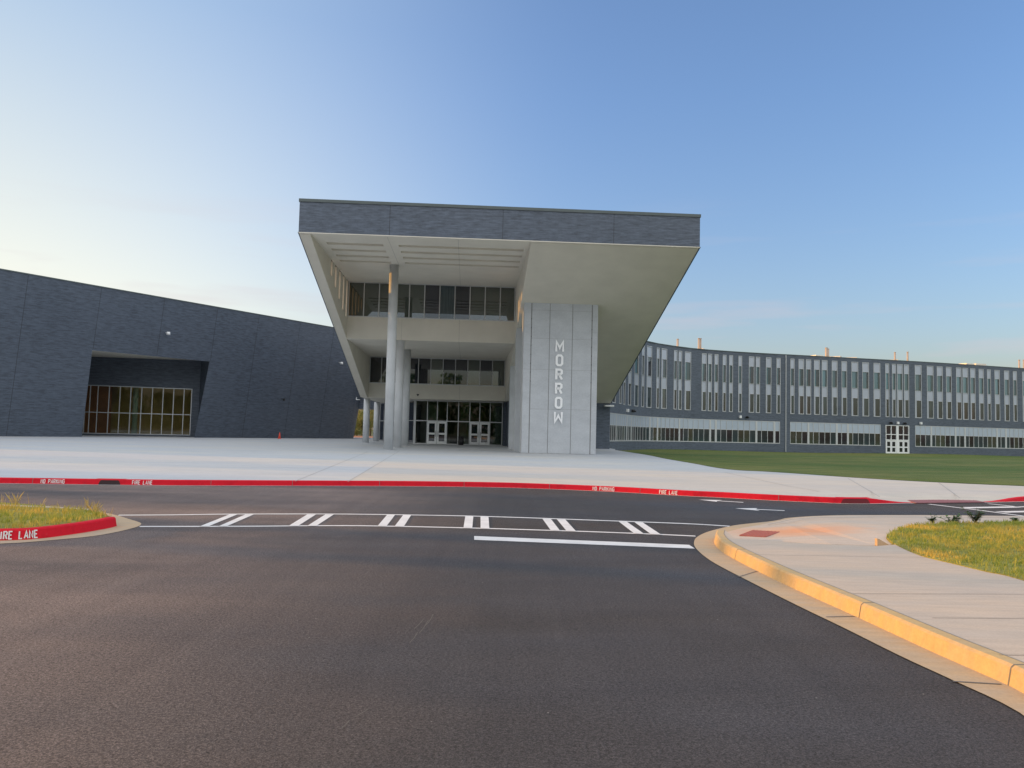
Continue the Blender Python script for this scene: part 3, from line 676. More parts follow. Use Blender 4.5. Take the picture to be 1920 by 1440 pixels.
isl = [p for p in kbI if p.x < G(207, 985, .15).x]+[G(206, 968, .152), G(196, 963, .152), G(172, 957.5, .152), G(120, 951, .152), G(60, 946, .152), G(0, 941.5, .152), G(-150, 936, .152), G(-420, 932, .152)]
mb = MB(); slab(mb, isl, .14); islo = struct(upright(mb.build('lawn', LAWNN, fix=False)), 'grassy traffic island at left')
mb = MB(); mb.prism([G(a, b, .150) for a, b in [(-420, 946.2), (-200, 946.6), (0, 949.0), (100, 953.0), (173, 957.6), (170, 955.6), (100, 951), (0, 947), (-200, 944.6), (-420, 944)]], (0, 0, .012)); struct(mb.build('path', WALK, islo))

# ================================================================== GRASS BLADES
def blades(name, n, sampler, z, hmin, hmax, w, mat, parent=None, lean=.5):
    pts = sampler(n); n = len(pts); a = rng.uniform(0, 2*np.pi, n); h = rng.uniform(hmin, hmax, n)
    d = np.stack([np.cos(a), np.sin(a)], 1); ln = rng.uniform(.1, lean, n)[:, None]*h[:, None]; b = rng.uniform(0, 2*np.pi, n); ld = np.stack([np.cos(b), np.sin(b)], 1)*ln
    V = np.zeros((n, 4, 3)); V[:, 0, :2] = pts-d*w/2; V[:, 1, :2] = pts+d*w/2; V[:, :2, 2] = z
    V[:, 2, :2] = pts+ld*.45+d*w*.35; V[:, 2, 2] = z+h*.6; V[:, 3, :2] = pts+ld; V[:, 3, 2] = z+h
    f = np.arange(n*4).reshape(n, 4)[:, [0, 1, 2, 3]]
    me = bpy.data.meshes.new(name); me.vertices.add(n*4); me.vertices.foreach_set('co', V.reshape(-1))
    me.loops.add(n*4); me.loops.foreach_set('vertex_index', f.reshape(-1).astype(np.int32)); me.polygons.add(n)
    me.polygons.foreach_set('loop_start', np.arange(n, dtype=np.int32)*4); me.polygons.foreach_set('loop_total', np.full(n, 4, dtype=np.int32))
    me.update(calc_edges=True); me.materials.append(mat); o = bpy.data.objects.new(name, me); S.collection.objects.link(o)
    if parent: o.parent = parent
    return o
def poly_sampler(P, x0, x1, y0, y1, clump=0):
    PP = np.array([(p.x, p.y) for p in P])
    def smp(n):
        q = rng.uniform((x0, y0), (x1, y1), (n, 2))
        if clump:
            c = rng.uniform((x0, y0), (x1, y1), (max(4, n//clump), 2)); q = c[rng.integers(0, len(c), n)]+rng.normal(0, .035, (n, 2))
        ins = np.zeros(len(q), bool); j = len(PP)-1
        for i in range(len(PP)):
            xi, yi = PP[i]; xj, yj = PP[j]
            m = ((yi > q[:, 1]) != (yj > q[:, 1])) & (q[:, 0] < (xj-xi)*(q[:, 1]-yi)/(yj-yi+1e-12)+xi); ins ^= m; j = i
        return q[ins]
    return smp
o = blades('grass', 90000, poly_sampler(lp, 5.5, 14.5, 6.5, 17, 9), .155, .03, .085, .010, BLADE); tag(o, 'short yellow green grass of the near right lawn', 'grass', kind='stuff')
xi0 = min(p.x for p in isl)
front = kbI+[G(172, 957.5, .15), G(100, 953.4, .15), G(0, 949.2, .15), G(-420, 946.4, .15)]
o = blades('grass', 60000, poly_sampler(front, -16, -5.5, 8, 19, 9), .15, .04, .11, .012, BLADE); tag(o, 'green grass filling the front of the left traffic island', 'grass', kind='stuff')
backp = [G(172, 954, .15), G(120, 950.5, .15), G(0, 946.4, .15), G(-420, 943.4, .15), G(-420, 933, .15), G(-150, 937, .15), G(0, 942, .15), G(60, 946, .15), G(120, 951, .15), G(165, 953, .15)]
o = blades('dry_grass', 45000, poly_sampler(backp, -18, -6, 10, 24, 14), .15, .06, .24, .010, DRY, lean=.7); tag(o, 'tall dry straw coloured grass along the far side of the left island', 'grass', kind='stuff')
tip = [G(150, 957, .15), G(205, 973, .15), G(214, 969, .15), G(190, 959, .15), G(165, 953, .15)]
o = blades('dry_grass', 5000, poly_sampler(tip, -9.5, -6.5, 11, 16, 12), .15, .05, .20, .008, DRY, lean=.9); tag(o, 'sparse dry seed grass at the tip of the left island beside the kerb end', 'grass', kind='stuff')
# leafy weeds on the far edge of the right lawn
def weed(px, py, h, n, spread, lab):
    p = G(px, py, .16); root = empty('weed_plant', p); tag(root, lab, 'weed', 'weeds on the edge of the right lawn'); st = MB(); lf = MB()
    for i in range(n):
        a = random.uniform(0, 6.28); e = p+Vector((math.cos(a)*spread*random.uniform(.2, 1), math.sin(a)*spread*.6*random.random(), h*random.uniform(.5, 1)))
        st.tube(p, e, .005, .003, 5)
        for k in range(20):
            t = random.uniform(.25, 1.05); c = p.lerp(e, t); b = random.uniform(0, 6.28); l = random.uniform(.05, .10); d = Vector((math.cos(b), math.sin(b), random.uniform(-.3, .4))).normalized(); s = d.cross(Vector((0, 0, 1))).normalized()*l*.28
            lf.quad([c, c+d*l*.5+s, c+d*l, c+d*l*.5-s])
    st.build('stem', BARK, root); lf.build('leaves', LEAFG, root, fix=False)
weed(1750, 981.5, .16, 6, .12, 'small weed nearest the tip of the right lawn, left of the other weeds')
weed(1786, 980.5, .17, 8, .26, 'low spreading weed between the tall weed and the smallest one on the lawn edge')
weed(1828, 980, .30, 13, .26, 'tallest bushy leafy weed on the far edge of the right lawn')
weed(1902, 978.5, .10, 5, .12, 'tiny weed right of the tall bushy one near the photo edge')

# ================================================================== ENTRANCE BUILDING
EB = empty('entrance_building', LW(12.7, 0, .15))
tag(EB, 'white concrete school entrance block with dark brick fascia and giant sloping soffit on tall columns', 'building')
Wd, zb, zt, v1, z1 = 25.36, 13.777, 15.84, 30.4, 4.80
sl = (zb-z1)/v1; zs = lambda v: zb-sl*v
uL, uR, vA, vC = .67, 14.54, 16.0, 31.4
zA1, zA2 = 10.85, 9.02
VB = 52.0                                           # back of the block
# solid right-hand mass with the sloping soffit
mb = MB(); mb.prism([LW(uR, .25, zb), LW(uR, .25, zs(.25)), LW(uR, v1, z1), LW(uR, VB, z1), LW(uR, VB, zb)], LW(Wd-.02, 0)-LW(uR, 0)); mb.build('sloping_soffit', STUC, EB)
# left fin with the five slots
slots = [(8.06, 12.70), (9.90, 12.18), (11.74, 11.62), (13.58, 11.06), (15.3, 10.75)]
hw = .31; mb = MB(); vs = [.25]
for v, z in slots: vs += [v-hw, v+hw]
vs += [v1]
for i in range(len(vs)-1):
    a, b = vs[i], vs[i+1]; top = zb if i % 2 == 0 else slots[i//2][1]
    mb.prism([LW(0, a, zs(a)), LW(0, b, zs(b)), LW(0, b, top), LW(0, a, top)], LW(uL, 0)-LW(0, 0))
mb.prism([LW(0, v1, z1), LW(0, VB, z1), LW(0, VB, zb), LW(0, v1, zb)], LW(uL, 0)-LW(0, 0))
mb.build('slotted_fin', STUC, EB)
# metal edge strip on the outside of the fin and of the soffit
mb = MB()
off = LW(-.002, 0)-LW(-.05, 0); vf = [0]+vs[1:]
for i in range(len(vf)-1):
    a, b = vf[i], vf[i+1]; top = zb if i % 2 == 0 else slots[i//2][1]
    mb.prism([LW(-.05, a, zs(a)-.02), LW(-.05, b, zs(b)-.02), LW(-.05, b, top), LW(-.05, a, top)], off)
mb.prism([LW(-.05, v1, z1-.02), LW(-.05, VB, z1-.02), LW(-.05, VB, zb), LW(-.05, v1, zb)], off)
mb.prism([LW(Wd-.017, 0, zb), LW(Wd-.017, 0, zs(0)-.02), LW(Wd-.017, v1, z1-.02), LW(Wd-.017, VB, z1-.02), LW(Wd-.017, VB, zb)], LW(.077, 0)-LW(0, 0))
mb.build('brick_flank', BR, EB)
# ceiling with recessed slots
mb = MB(); cs = [2.75, 4.55, 6.32, 8.06]; lay = .34
ub = [(uL, 1.25), (1.25, 4.95), (4.95, 5.95), (5.95, 14.25), (14.25, uR)]
vb = [.25]
for c in cs: vb += [c-.3, c+.3]
vb += [vA+.2]
for ui, (a, b) in enumerate(ub):
    for i in range(len(vb)-1):
        if ui in (1, 3) and i % 2 == 1: continue
        mb.box(LW, a, b, vb[i], vb[i+1], zb, zb+lay)
mb.box(LW, uL, uR, .25, vA+.2, zb+lay+.002, zb+lay+.1)
mb.build('slotted_ceiling', STUC, EB)
mb = MB(); mb.box(LW, 5.42, 5.45, .3, 8.6, zb-.003, zb+.002); mb.box(LW, 9.9, 9.93, .3, 16, zb-.003, zb+.002); mb.box(LW, 9.9, 9.93, vA-.004, vA, zA2, zA1); mb.box(LW, 5.15, 5.17, vA-.004, vA, zA2, zA1); mb.box(LW, 9.9, 9.93, vA, vC, zA2-.004, zA2); mb.box(LW, 9.9, 9.93, vC-.004, vC, z1, 6.29)
mb.box(LW, uL, uR, .22, .255, zb-.004, zb-.001)
mb.build('soffit_joint', simple('soffit_joint_grey', (.46, .44, .39), .8), EB)
# brick roof box
mb = MB(); mb.box(LW, 0, Wd, 0, .25, zb, zt); mb.box(LW, 0, .25, .25, VB, zb, zt); mb.box(LW, Wd-.25, Wd, .25, VB, zb, zt); mb.box(LW, .25, Wd-.25, VB-.25, VB, zb, zt)
mb.build('brick_fascia', BR, EB)
mb = MB(); mb.box(LW, .25, Wd-.25, .25, VB-.25, zt-.7, zt-.5); mb.build('roof', UNIT, EB)
mb = MB(); mb.box(LW, -.05, Wd+.05, -.05, .32, zt, zt+.05); mb.box(LW, -.05, Wd+.05, -.05, -.012, zt-.14, zt); mb.box(LW, -.05, .32, .32, VB, zt, zt+.05); mb.box(LW, Wd-.32, Wd+.05, .32, VB, zt, zt+.05); mb.box(LW, Wd+.012, Wd+.05, -.012, VB, zt-.14, zt); mb.box(LW, -.05, -.012, -.012, VB, zt-.14, zt); mb.build('coping', DARKM, EB)
mb = MB(); mb.box(LW, 0, Wd, -.02, .25, zb-.05, zb-.002); mb.build('drip_edge', STUC, EB)
mb = MB()
for px, py in ((731, 410), (943, 420), (1151, 430)):
    u, z = LU(px, py, 0); mb.box(LW, u-.016, u+.016, -.004, .01, zb, zt-.15); mb.build('brick_joint', JOINT, EB); mb = MB()
# upper recessed wall (third storey) and the band below it
mb = MB(); mb.box(LW, uL, uR, vA, vA+.3, zA2, zA1); mb.box(LW, uL, uR, vA+.3, vC+.3, zA2, zA2+.3); mb.build('upper_band', STUC, EB)
mb = MB(); mb.box(LW, uL, uR, vC, vC+.3, z1, 6.29); mb.box(LW, uL, uR, vC+.3, VB, z1, z1+.25); mb.build('lower_band', STUC, EB)
def window_wall(name, v, us, zlo, zhi, mats, parent, fw_=.075, group=None, rec=.07, trans=None):
    """row of glazing bays at depth v: aluminium frame mesh with one pane child per bay"""
    m = MB(); d0, d1 = v-.02, v+.13
    for u in us: m.box(LW, u-fw_/2, u+fw_/2, d0, d1, zlo, zhi)
    for a, b in zip(us[:-1], us[1:]):
        a_, b_ = a+fw_/2, b-fw_/2
        m.box(LW, a_, b_, d0, d1, zlo, zlo+fw_); m.box(LW, a_, b_, d0, d1, zhi-fw_, zhi)
        if trans: m.box(LW, a_, b_, d0, d1, trans-fw_/2, trans+fw_/2)
    w = m.build(name, METAL, parent)
    for k, (a, b) in enumerate(zip(us[:-1], us[1:])):
        p = MB(); p.box(LW, a+fw_/2+.002, b-fw_/2-.002, v+rec, v+rec+.02, zlo+fw_+.002, zhi-fw_-.002); p.build('pane', mats[k % len(mats)], w)
    return w
us = [LU(653.7+28.39*k, 570+k*1.2, vA)[0] for k in range(12)]; us[0] = uL+.06; us[-1] = uR-.05
window_wall('upper_window_band', vA, us, zA1+.002, zb-.006, [P_GREEN, P_GREEN, P_GREEN, P_GREEN, P_GREEN, P_DARK, P_WING, P_DARK, P_GREEN, P_GREEN, P_GREEN], EB)
us = [LU(692+23.1*k, 700, vC)[0] for k in range(12)]; us[0] = uL+.06; us[-1] = uR-.05
window_wall('middle_window_band', vC, us, 6.292, zA2-.006, [P_DARK, P_DARK, P_DARK, P_DARK, P_DARK, P_GREEN, P_DARK, P_DARK, P_GREEN, P_DARK, P_GREEN], EB)
mb = MB(); mb.box(LW, uL, uR, vC+.5, VB-.3, 6.0, 6.2); mb.build('floor_slab', IND, EB)
# columns
uc = 5.085
def column(u, v, z, rad=.335, nm='column'):
    m = MB(); b = LW(u, v, .15); m.tube(b, b+Vector((0, 0, z-.15)), rad, rad, 40); m.tube(b, b+Vector((0, 0, .012)), rad+.012, rad+.012, 40); return m.build(nm, CONC, EB)
column(uc, 8.94, zb); column(uc, 16.25, zA2); column(uc, 23.67, zA2)
pa = G(685.5, 830.2, .15); pb = G(704.5, 827.6, .15)
def loc(p):
    x, y = p.x-OX, p.y-OY; return x*cu+y*su, -x*su+y*cu
ua, va = loc(pa); ub_, vb_ = loc(pb); column(ua+.0, va, z1); column(ub_, vb_, z1)
mb = MB()
for (a, b, c, d) in ((-.42, -.052, z1-.30, z1-.25), (-.42, -.37, z1-.25, z1-.02)): mb.box(LW, a, b, v1-.1, v1+.3, c, d)
mb.build('fin_bracket', WHITE, EB)
# piers on the right of the loggia, under the sloping wall
mb = MB()
for va_, vb2 in ((13.0, 14.1), (21.0, 22.0)):
    mb.prism([LW(uR-.02, va_, .15), LW(uR-.02, vb2, .15), LW(uR-.02, vb2, zs(vb2)-.01), LW(uR-.02, va_, zs(va_)-.01)], LW(1.0, 0)-LW(0, 0)); mb.build('pier', CONC, EB); mb = MB()
# tower with the name
t0, t1, vT = 14.79, 20.29, 8.55; mb = MB()
mb.prism([LW(t0, vT+.06, .15), LW(t0, vT+2.0, .15), LW(t0, vT+2.0, zs(vT+2)-.0), LW(t0, vT+.06, zs(vT+.06))], LW(t1, 0)-LW(t0, 0)); tw = mb.build('tower', CONC, EB)
fx = lambda f: t0+(t1-t0)*f
zr = [.17, 3.40, 6.32, 8.62, 10.72]; mb = MB(); g = .007
zt_ = zs(vT)+.02
cols = [(fx(0.0), fx(.094)), (fx(.106), fx(.345)), (fx(.352), fx(.652)), (fx(.659), fx(.914)), (fx(.927), fx(1.0))]
for ci, (a, b) in enumerate(cols):
    zz = [.16, 3.40, 6.32, 8.62, 10.72, zt_] if ci in (1, 2, 3) else [.16, 6.32, zt_]
    for c, d in zip(zz[:-1], zz[1:]): mb.box(LW, a+g*.4, b-g*.4, vT, vT+.055, c+g, d-g)
cl = mb.build('wall_panel', TPAN, tw)
mb = MB(); mb.box(LW, t0+.02, t1-.02, vT+.02, vT+.058, .16, zt_-.03); mb.build('panel_joint', simple('panel_joint_grey', (.24, .24, .24), .8), tw)
mb = MB(); mb.box(LW, t0-.05, t1+.05, vT-.03, vT+.3, zt_-.0, zt_+.05); mb.build('tower_cap', DARKM, tw)
for i in range(8):
    for u in (fx(.1), fx(.92)): mb = MB(); z = 5.4+i*.66; mb.box(LW, u-.022, u+.022, vT-.006, vT+.02, z, z+.07); mb.build('panel_clip', JOINT, tw)
# name sign: six stacked letters
sg = empty('name_sign', LW(fx(.52), vT, 3.2)); tag(sg, 'white letters spelling MORROW stacked down the concrete tower', 'sign')
ytop = [638.8, 664.6, 691.2, 717.6, 744, 770.6]
for c, y in zip('MORROW', ytop):
    xc = 1049.6-(y-638)*.0215; u, z = LU(xc, y, vT); u2, z2 = LU(xc, y+22.6, vT); mb = MB(); hgt = z-z2; wd = .66 if c in 'MW' else .58
    th = .155 if c in 'MW' else .165; wd = (wd-th)/(4.2/4 if c in 'MW' else .95); hx = wd*(4.2/4)/2 if c in 'MW' else wd*.95/2
    for pl in (0,):
        stroke(mb, c, lambda x, yy2, d: LW(u-hx+x, vT-.05-d, z2+th/2+yy2), th, w=wd, h=hgt-th, depth=.05)
    mb.build('letter', LETW, sg)
# dark brick ground floor behind the tower
vG = 34.6
mb = MB(); mb.box(LW, uR+.35, Wd-.03, v1+.05, v1+.35, .15, z1-.002); mb.build('brick_wall', BR, EB)
mb = MB(); uq = LU(943.5, 800, vG)[0]; mb.box(LW, uq, uR+.34, vG-.05, vG+.25, .15, z1-.002); mb.box(LW, Wd-.33, Wd-.03, v1+.36, VB, .15, z1-.002); mb.box(LW, uR+.35, uR+.6, v1+.36, vG+.0, .15, z1-.002); mb.build('brick_return', BR, EB)
# lobby glazing
def lobby():
    xs_ = [777.6, 800.6, 819.2, 837.8, 859, 880.3, 899, 918.4, 941.4]; U = [LU(x, 800, vG)[0] for x in xs_]
    zl = .16; zh = z1-.004; zt2 = 2.62; f = .085; m = MB()
    for k, u in enumerate(U):
        w = .20 if k == 0 else f
        m.box(LW, u-w/2, u+w/2, vG-.03, vG+.12, zl, zh)
    for k, (a, b) in enumerate(zip(U[:-1], U[1:])):
        a_ = a+(.1 if k == 0 else f/2); b_ = b-f/2
        m.box(LW, a_, b_, vG-.03, vG+.12, zh-.09, zh); m.box(LW, a_, b_, vG-.03, vG+.12, zt2-.05, zt2+.05)
        if k not in (1, 2, 5, 6): m.box(LW, a_, b_, vG-.03, vG+.12, zl, zl+.10)
    fr = m.build('lobby_glazing', METAL, EB)
    for k, (a, b) in enumerate(zip(U[:-1], U[1:])):
        p = MB(); p.box(LW, a+(.102 if k == 0 else f/2+.002), b-f/2-.002, vG+.05, vG+.06, zt2+.052, zh-.092)
        if k not in (1, 2, 5, 6): p.box(LW, a+(.102 if k == 0 else f/2+.002), b-f/2-.002, vG+.05, vG+.06, zl+.102, zt2-.052)
        p.build('pane', GLASS, fr)
    for k in (1, 2, 5, 6):
        a, b = U[k]+f/2+.004, U[k+1]-f/2-.004; m = MB(); s_ = .17
        m.box(LW, a, a+s_, vG-.02, vG+.05, zl+.02, zt2-.055); m.box(LW, b-s_, b, vG-.02, vG+.05, zl+.02, zt2-.055)
        for c, d in ((zl+.02, zl+.32), (1.18, 1.38), (zt2-.26, zt2-.055)): m.box(LW, a+s_, b-s_, vG-.02, vG+.05, c, d)
        dr = m.build('door', WHITE, EB)
        p = MB(); p.box(LW, a+s_, b-s_, vG+.01, vG+.02, zl+.322, 1.178); p.box(LW, a+s_, b-s_, vG+.01, vG+.02, 1.382, zt2-.262); p.build('door_pane', P_DARK, dr)
        h = MB(); hx = (b-.09) if k in (1, 5) else (a+.09); h.tube(LW(hx, vG-.09, .95), LW(hx, vG-.09, 1.55), .018, n=10); h.tube(LW(hx, vG-.09, 1.0), LW(hx, vG-.02, 1.0), .012, n=8); h.tube(LW(hx, vG-.09, 1.5), LW(hx, vG-.02, 1.5), .012, n=8); h.build('door_handle', DARKM, dr)
    # glazed side wall that runs back to the left
    A = LW(U[0]-.10, vG+.1); B = G(711, 826.7, .15); ex = (B.x-A.x, B.y-A.y); Ls = math.hypot(*ex); fs = frame((A.x, A.y), ex); m = MB(); n = 7
    for k in range(n+1): u = Ls*k/n; m.box(fs, u-.05, u+.05, -.06, .06, zl, zh)
    for k in range(n):
        a, b = Ls*k/n+.05, Ls*(k+1)/n-.05
        for c, d in ((zl, zl+.1), (zt2-.05, zt2+.05), (zh-.1, zh)): m.box(fs, a, b, -.06, .06, c, d)
    sw = m.build('side_glazing', METAL, EB)
    for k in range(n):
        a, b = Ls*k/n+.052, Ls*(k+1)/n-.052; p = MB(); p.box(fs, a, b, -.01, .0, zl+.102, zt2-.052); p.box(fs, a, b, -.01, .0, zt2+.052, zh-.102); p.build('pane', P_DARK, sw)
    m = MB(); c = B; m.box(LW, loc(B)[0]-.1, uq, loc(B)[1]+1.5, loc(B)[1]+1.8, .15, z1-.004); m.box(LW, U[0]+.3, U[-1], vG+.3, vG+11, .15, .17)
    m.build('lobby_interior', IND, EB)
    m = MB()
    for u_, v_ in ((U[0]+1.2, vG+2.5), (U[4]+.2, vG+4), (U[7]+.4, vG+2)): 
        for k in range(10): m.box(LW, u_+k*.12, u_+k*.12+.119, v_+.05*math.sin(k*2.1), v_+.05*math.sin(k*2.1)+.04, .17, 4.4)
        m.build('curtain', CURT, EB); m = MB()
    return U
U = lobby()
# bin by the doors
ubn, _ = LU(864.3, 827, vG-1.0); root = empty('litter_bin', LW(ubn, vG-1.0, .15)); tag(root, 'black litter bin standing in front of the lobby glass between the two door pairs', 'litter bin')
m = MB(); b = LW(ubn, vG-1.0, .15); m.tube(b, b+Vector((0, 0, .78)), .26, .30, 20); m.build('bin_body', BLACK, root)
m = MB(); m.tube(b+Vector((0, 0, .781)), b+Vector((0, 0, .86)), .32, .30, 20); m.tube(b+Vector((0, 0, .861)), b+Vector((0, 0, .90)), .16, .14, 16); m.build('bin_lid', BLACK, root)
# small fixtures
def dome(p, rad, mat, name, parent):
    m = MB(); m.tube(p, p-Vector((0, 0, rad*.6)), rad, rad, 14); m.tube(p-Vector((0, 0, rad*.6+.001)), p-Vector((0, 0, rad*1.5)), rad*.85, rad*.3, 14); m.build(name, mat, parent)
u, z = LU(783.5, 741, vC); dome(LW(u, vC-.14, z+.1), .12, BLACK, 'security_camera', EB)
m = MB(); u, z = LU(1145, 760, v1); m.box(LW, u-.75, u+.2, v1-.9, v1-.2, z1-.36, z1-.2); m.box(LW, u+.0, u+.12, v1-.2, v1+.05, z1-.3, z1-.22); m.build('floodlight', WHITE, EB, .03)
# upper back wall of the block so no sky shows through
mb = MB(); mb.box(LW, uL, uR, vA+3.5, vA+3.8, zA1-.2, zb); mb.build('inner_wall', IND, EB)

# traffic cone
p = G(524, 822.6, .15); root = empty('traffic_cone', p); tag(root, 'small orange traffic cone alone on the plaza before the dark brick wing', 'traffic cone')
m = MB(); fr = frame((p.x, p.y), (1, .2)); m.box(fr, -.24, .24, -.24, .24, .15, .19); m.build('cone_base', ORANGE, root, .01)
m = MB(); m.tube(p+Vector((0, 0, .041)), p+Vector((0, 0, .78)), .17, .035, 20); m.build('cone_body', ORANGE, root)

# ================================================================== LEFT WING (battered brick wall that leans out)
dl = Vector((.525, .851)).normalized(); nin = Vector((-dl.y, dl.x)); B0 = Vector((-47.3, 70.3)); OVH = .145; ZT = 15.0
def PW(s, z, w=0): 
    p = B0+dl*s+nin*(w-OVH*(z-.15)); return Vector((p.x, p.y, z))
def wing_sz(px, py):
    d = ray(px, py)          # ((d.x t, d.y t) - B0) . nin = -OVH (CH + d.z t - .15)
    n = Vector((nin.x, nin.y)); t = (B0.dot(n)-OVH*(CH-.15))/(d.x*n.x+d.y*n.y+OVH*d.z)
    p = Vector((d.x*t, d.y*t)); return (p-B0).dot(dl), CH+d.z*t
SE = 45.6; S0 = -27.0
LB = empty('brick_wing', PW(10, .15)); tag(LB, 'long windowless dark brick wing leaning outward at left with one recessed window opening', 'building')
tl, tr, bl, br = wing_sz(173, 657), wing_sz(393, 678), wing_sz(154, 814), wing_sz(364.5, 820)
bl = (bl[0], .12); br = (br[0], .12)
mb = MB()
mb.quad([PW(S0, -.4), PW(bl[0], -.4), PW(bl[0], .12), PW(*tl), PW(tl[0]+.3, ZT), PW(S0, ZT)])
mb.quad([PW(*tl), PW(*tr), PW(tr[0]+.3, ZT), PW(tl[0]+.3, ZT)])
mb.quad([PW(br[0], -.4), PW(SE, -.4), PW(SE, ZT), PW(tr[0]+.3, ZT), PW(*tr), PW(br[0], .12)])
# rounded far end
R_ = 5.0; prev = None; ctr = B0+dl*SE+nin*R_
arc = []
for k in range(13):
    a = math.pi/2*k/12; nrm = -nin*math.cos(a)+dl*math.sin(a); arc.append((ctr+nrm*R_, nrm))
arc.append((ctr+dl*R_+nin*16, dl))
for (p, n1), (q, n2) in zip(arc[:-1], arc[1:]):
    f = lambda P, Nn, z: Vector((P.x+Nn.x*OVH*(z-.15), P.y+Nn.y*OVH*(z-.15), z))
    mb.quad([f(p, n1, -.4), f(q, n2, -.4), f(q, n2, ZT), f(p, n1, ZT)])
wall = mb.build('leaning_wall', BRR, LB, fix=False)
mb = MB(); fw2 = frame((B0.x, B0.y), (dl.x, dl.y)); mb.box(fw2, S0, SE+5, 4.0, 22, 13.6, 13.8); mb.quad([PW(S0, -.4), PW(S0, ZT), PW(S0, ZT, 22), PW(S0, -.4, 22)]); mb.box(fw2, S0, SE+4, 21.8, 22, -.4, ZT); mb.box(fw2, S0, SE, -1.2, 4.0, 13.6, 13.8)
mb.build('roof', BRR, LB)
mb = MB(); tw_ = ZT
for a, b in ((S0, SE),):
    mb.box8([PW(a, ZT, -.06), PW(b, ZT, -.06), PW(b, ZT, .35), PW(a, ZT, .35)]+[PW(a, ZT, -.06)+Vector((0, 0, .10)), PW(b, ZT, -.06)+Vector((0, 0, .10)), PW(b, ZT, .35)+Vector((0, 0, .10)), PW(a, ZT, .35)+Vector((0, 0, .10))])
mb.build('coping', DARKM, LB)
# control joints
mb = MB()
for (a, b), (c, d) in (((51, 520), (38, 640)), ((191, 541), (174, 655)), ((309, 562), (294, 666)), ((408, 580), (396, 668)), ((485, 592), (472, 700)), ((560, 606), (548, 735)), ((626, 618), (610, 738))):
    s_, z_ = wing_sz(a, b); s2, z2 = wing_sz(c, d); lo = .15 if a > 430 or a < 60 else 8.95
    sm_ = (s_+s2)/2
    mb.box8([PW(sm_-.02, lo, -.006), PW(sm_+.02, lo, -.006), PW(sm_+.02, lo, .02), PW(sm_-.02, lo, .02), PW(sm_-.02, ZT-.01, -.006), PW(sm_+.02, ZT-.01, -.006), PW(sm_+.02, ZT-.01, .02), PW(sm_-.02, ZT-.01, .02)])
    mb.build('brick_joint', JOINT, LB); mb = MB()
# recess behind the opening
A = atD(141, 800, 88.0); Bp = atD(371, 800, 92.6); fr = frame((A.x, A.y), (Bp.x-A.x, Bp.y-A.y)); LR = math.hypot(Bp.x-A.x, Bp.y-A.y)
def RU(px, py=770):
    d = ray(px, py); ex = Vector((Bp.x-A.x, Bp.y-A.y)).normalized(); n = Vector((-ex.y, ex.x)); a2 = Vector((A.x, A.y)); t = a2.dot(n)/(d.x*n.x+d.y*n.y); return (Vector((d.x*t, d.y*t))-a2).dot(ex)
ztp = 9.25; mb = MB()
mb.quad([PW(*tl), PW(*tr), fr(LR, -.05, ztp), fr(-3, -.05, 9.0)]); sf = mb.build('recess_soffit', STUC, LB, fix=False)
mb = MB(); mb.quad([PW(*tr), PW(br[0], .12), fr(LR, 0, .12), fr(LR, 0, ztp)]); mb.quad([PW(*tl), PW(bl[0], .12), fr(-3.0, 0, .12), fr(-3.0, 0, 9.1)])
mb.build('recess_jamb', BRR, LB, fix=False)
mb = MB(); ul, ur = RU(158), RU(358.5); mb.box(fr, -3, LR, 0, .3, 5.86, ztp); mb.box(fr, ur+.0, LR, 0, .3, .12, 5.858); mb.box(fr, -3, ur-.002, 0, .3, .12, .33); mb.build('recess_wall', BRR, LB)
us = [RU(x) for x in (145, 158.5, 167.5, 182, 203, 223.5, 243.7, 264.2, 284.4, 304.5, 324.3, 343.7, 358)]
def bays(name, fr, us, zl, zh, zt_, v, gm, parent, fw_=.085):
    m = MB()
    for u in us: m.box(fr, u-fw_/2, u+fw_/2, v, v+.14, zl, zh)
    for a, b in zip(us[:-1], us[1:]):
        for c, d in ((zl, zl+fw_), (zh-fw_, zh), (zt_-fw_/2, zt_+fw_/2)): m.box(fr, a+fw_/2, b-fw_/2, v+.002, v+.138, c, d)
    w = m.build(name, METAL, parent)
    for a, b in zip(us[:-1], us[1:]):
        p = MB(); p.box(fr, a+fw_/2+.002, b-fw_/2-.002, v+.08, v+.09, zl+fw_+.002, zt_-fw_/2-.002); p.box(fr, a+fw_/2+.002, b-fw_/2-.002, v+.08, v+.09, zt_+fw_/2+.002, zh-fw_-.002); p.build('pane', gm, w)
bays('tall_window', fr, us, .33, 5.85, 2.76, -.02, GLASS, LB)
m = MB(); m.box(fr, -3, LR+2, 6.8, 7.0, .12, 6.6); m.box(fr, LR+.02, LR+.2, .3, 6.8, .12, 6.6); m.box(fr, -3.2, LR+2, .35, 7, 6.4, 6.6); m.box(fr, -3.2, LR+2, .35, 7, .10, .13); m.build('inner_wall', WOODW, LB)
m = MB(); m.box(fr, RU(150), RU(203), 2.6, 2.8, .14, 6.3); m.build('inner_partition', REDW, LB)
m = MB(); p = fr(RU(250)+.0, 2.2, .13); m.tube(p, p+Vector((0, 0, 6.2)), .30, n=20); m.build('inner_column', INTC, LB)
# wall fixtures
def fixture(px, py, mat, name, lamp=True, r=.16):
    s_, z_ = wing_sz(px, py); m = MB(); p = PW(s_, z_, -.05); q = PW(s_, z_, -.55)+Vector((0, 0, -.05)); m.tube(p, q, .05, n=8); m.tube(q+Vector((0, 0, .12)), q-Vector((0, 0, .18)), r*.8, r, 12); m.build(name, mat, LB)
fixture(310, 624, WHITE, 'wall_lamp', r=.20); fixture(635, 680, WHITE, 'wall_lamp', r=.22); fixture(527, 748, BLACK, 'security_camera')
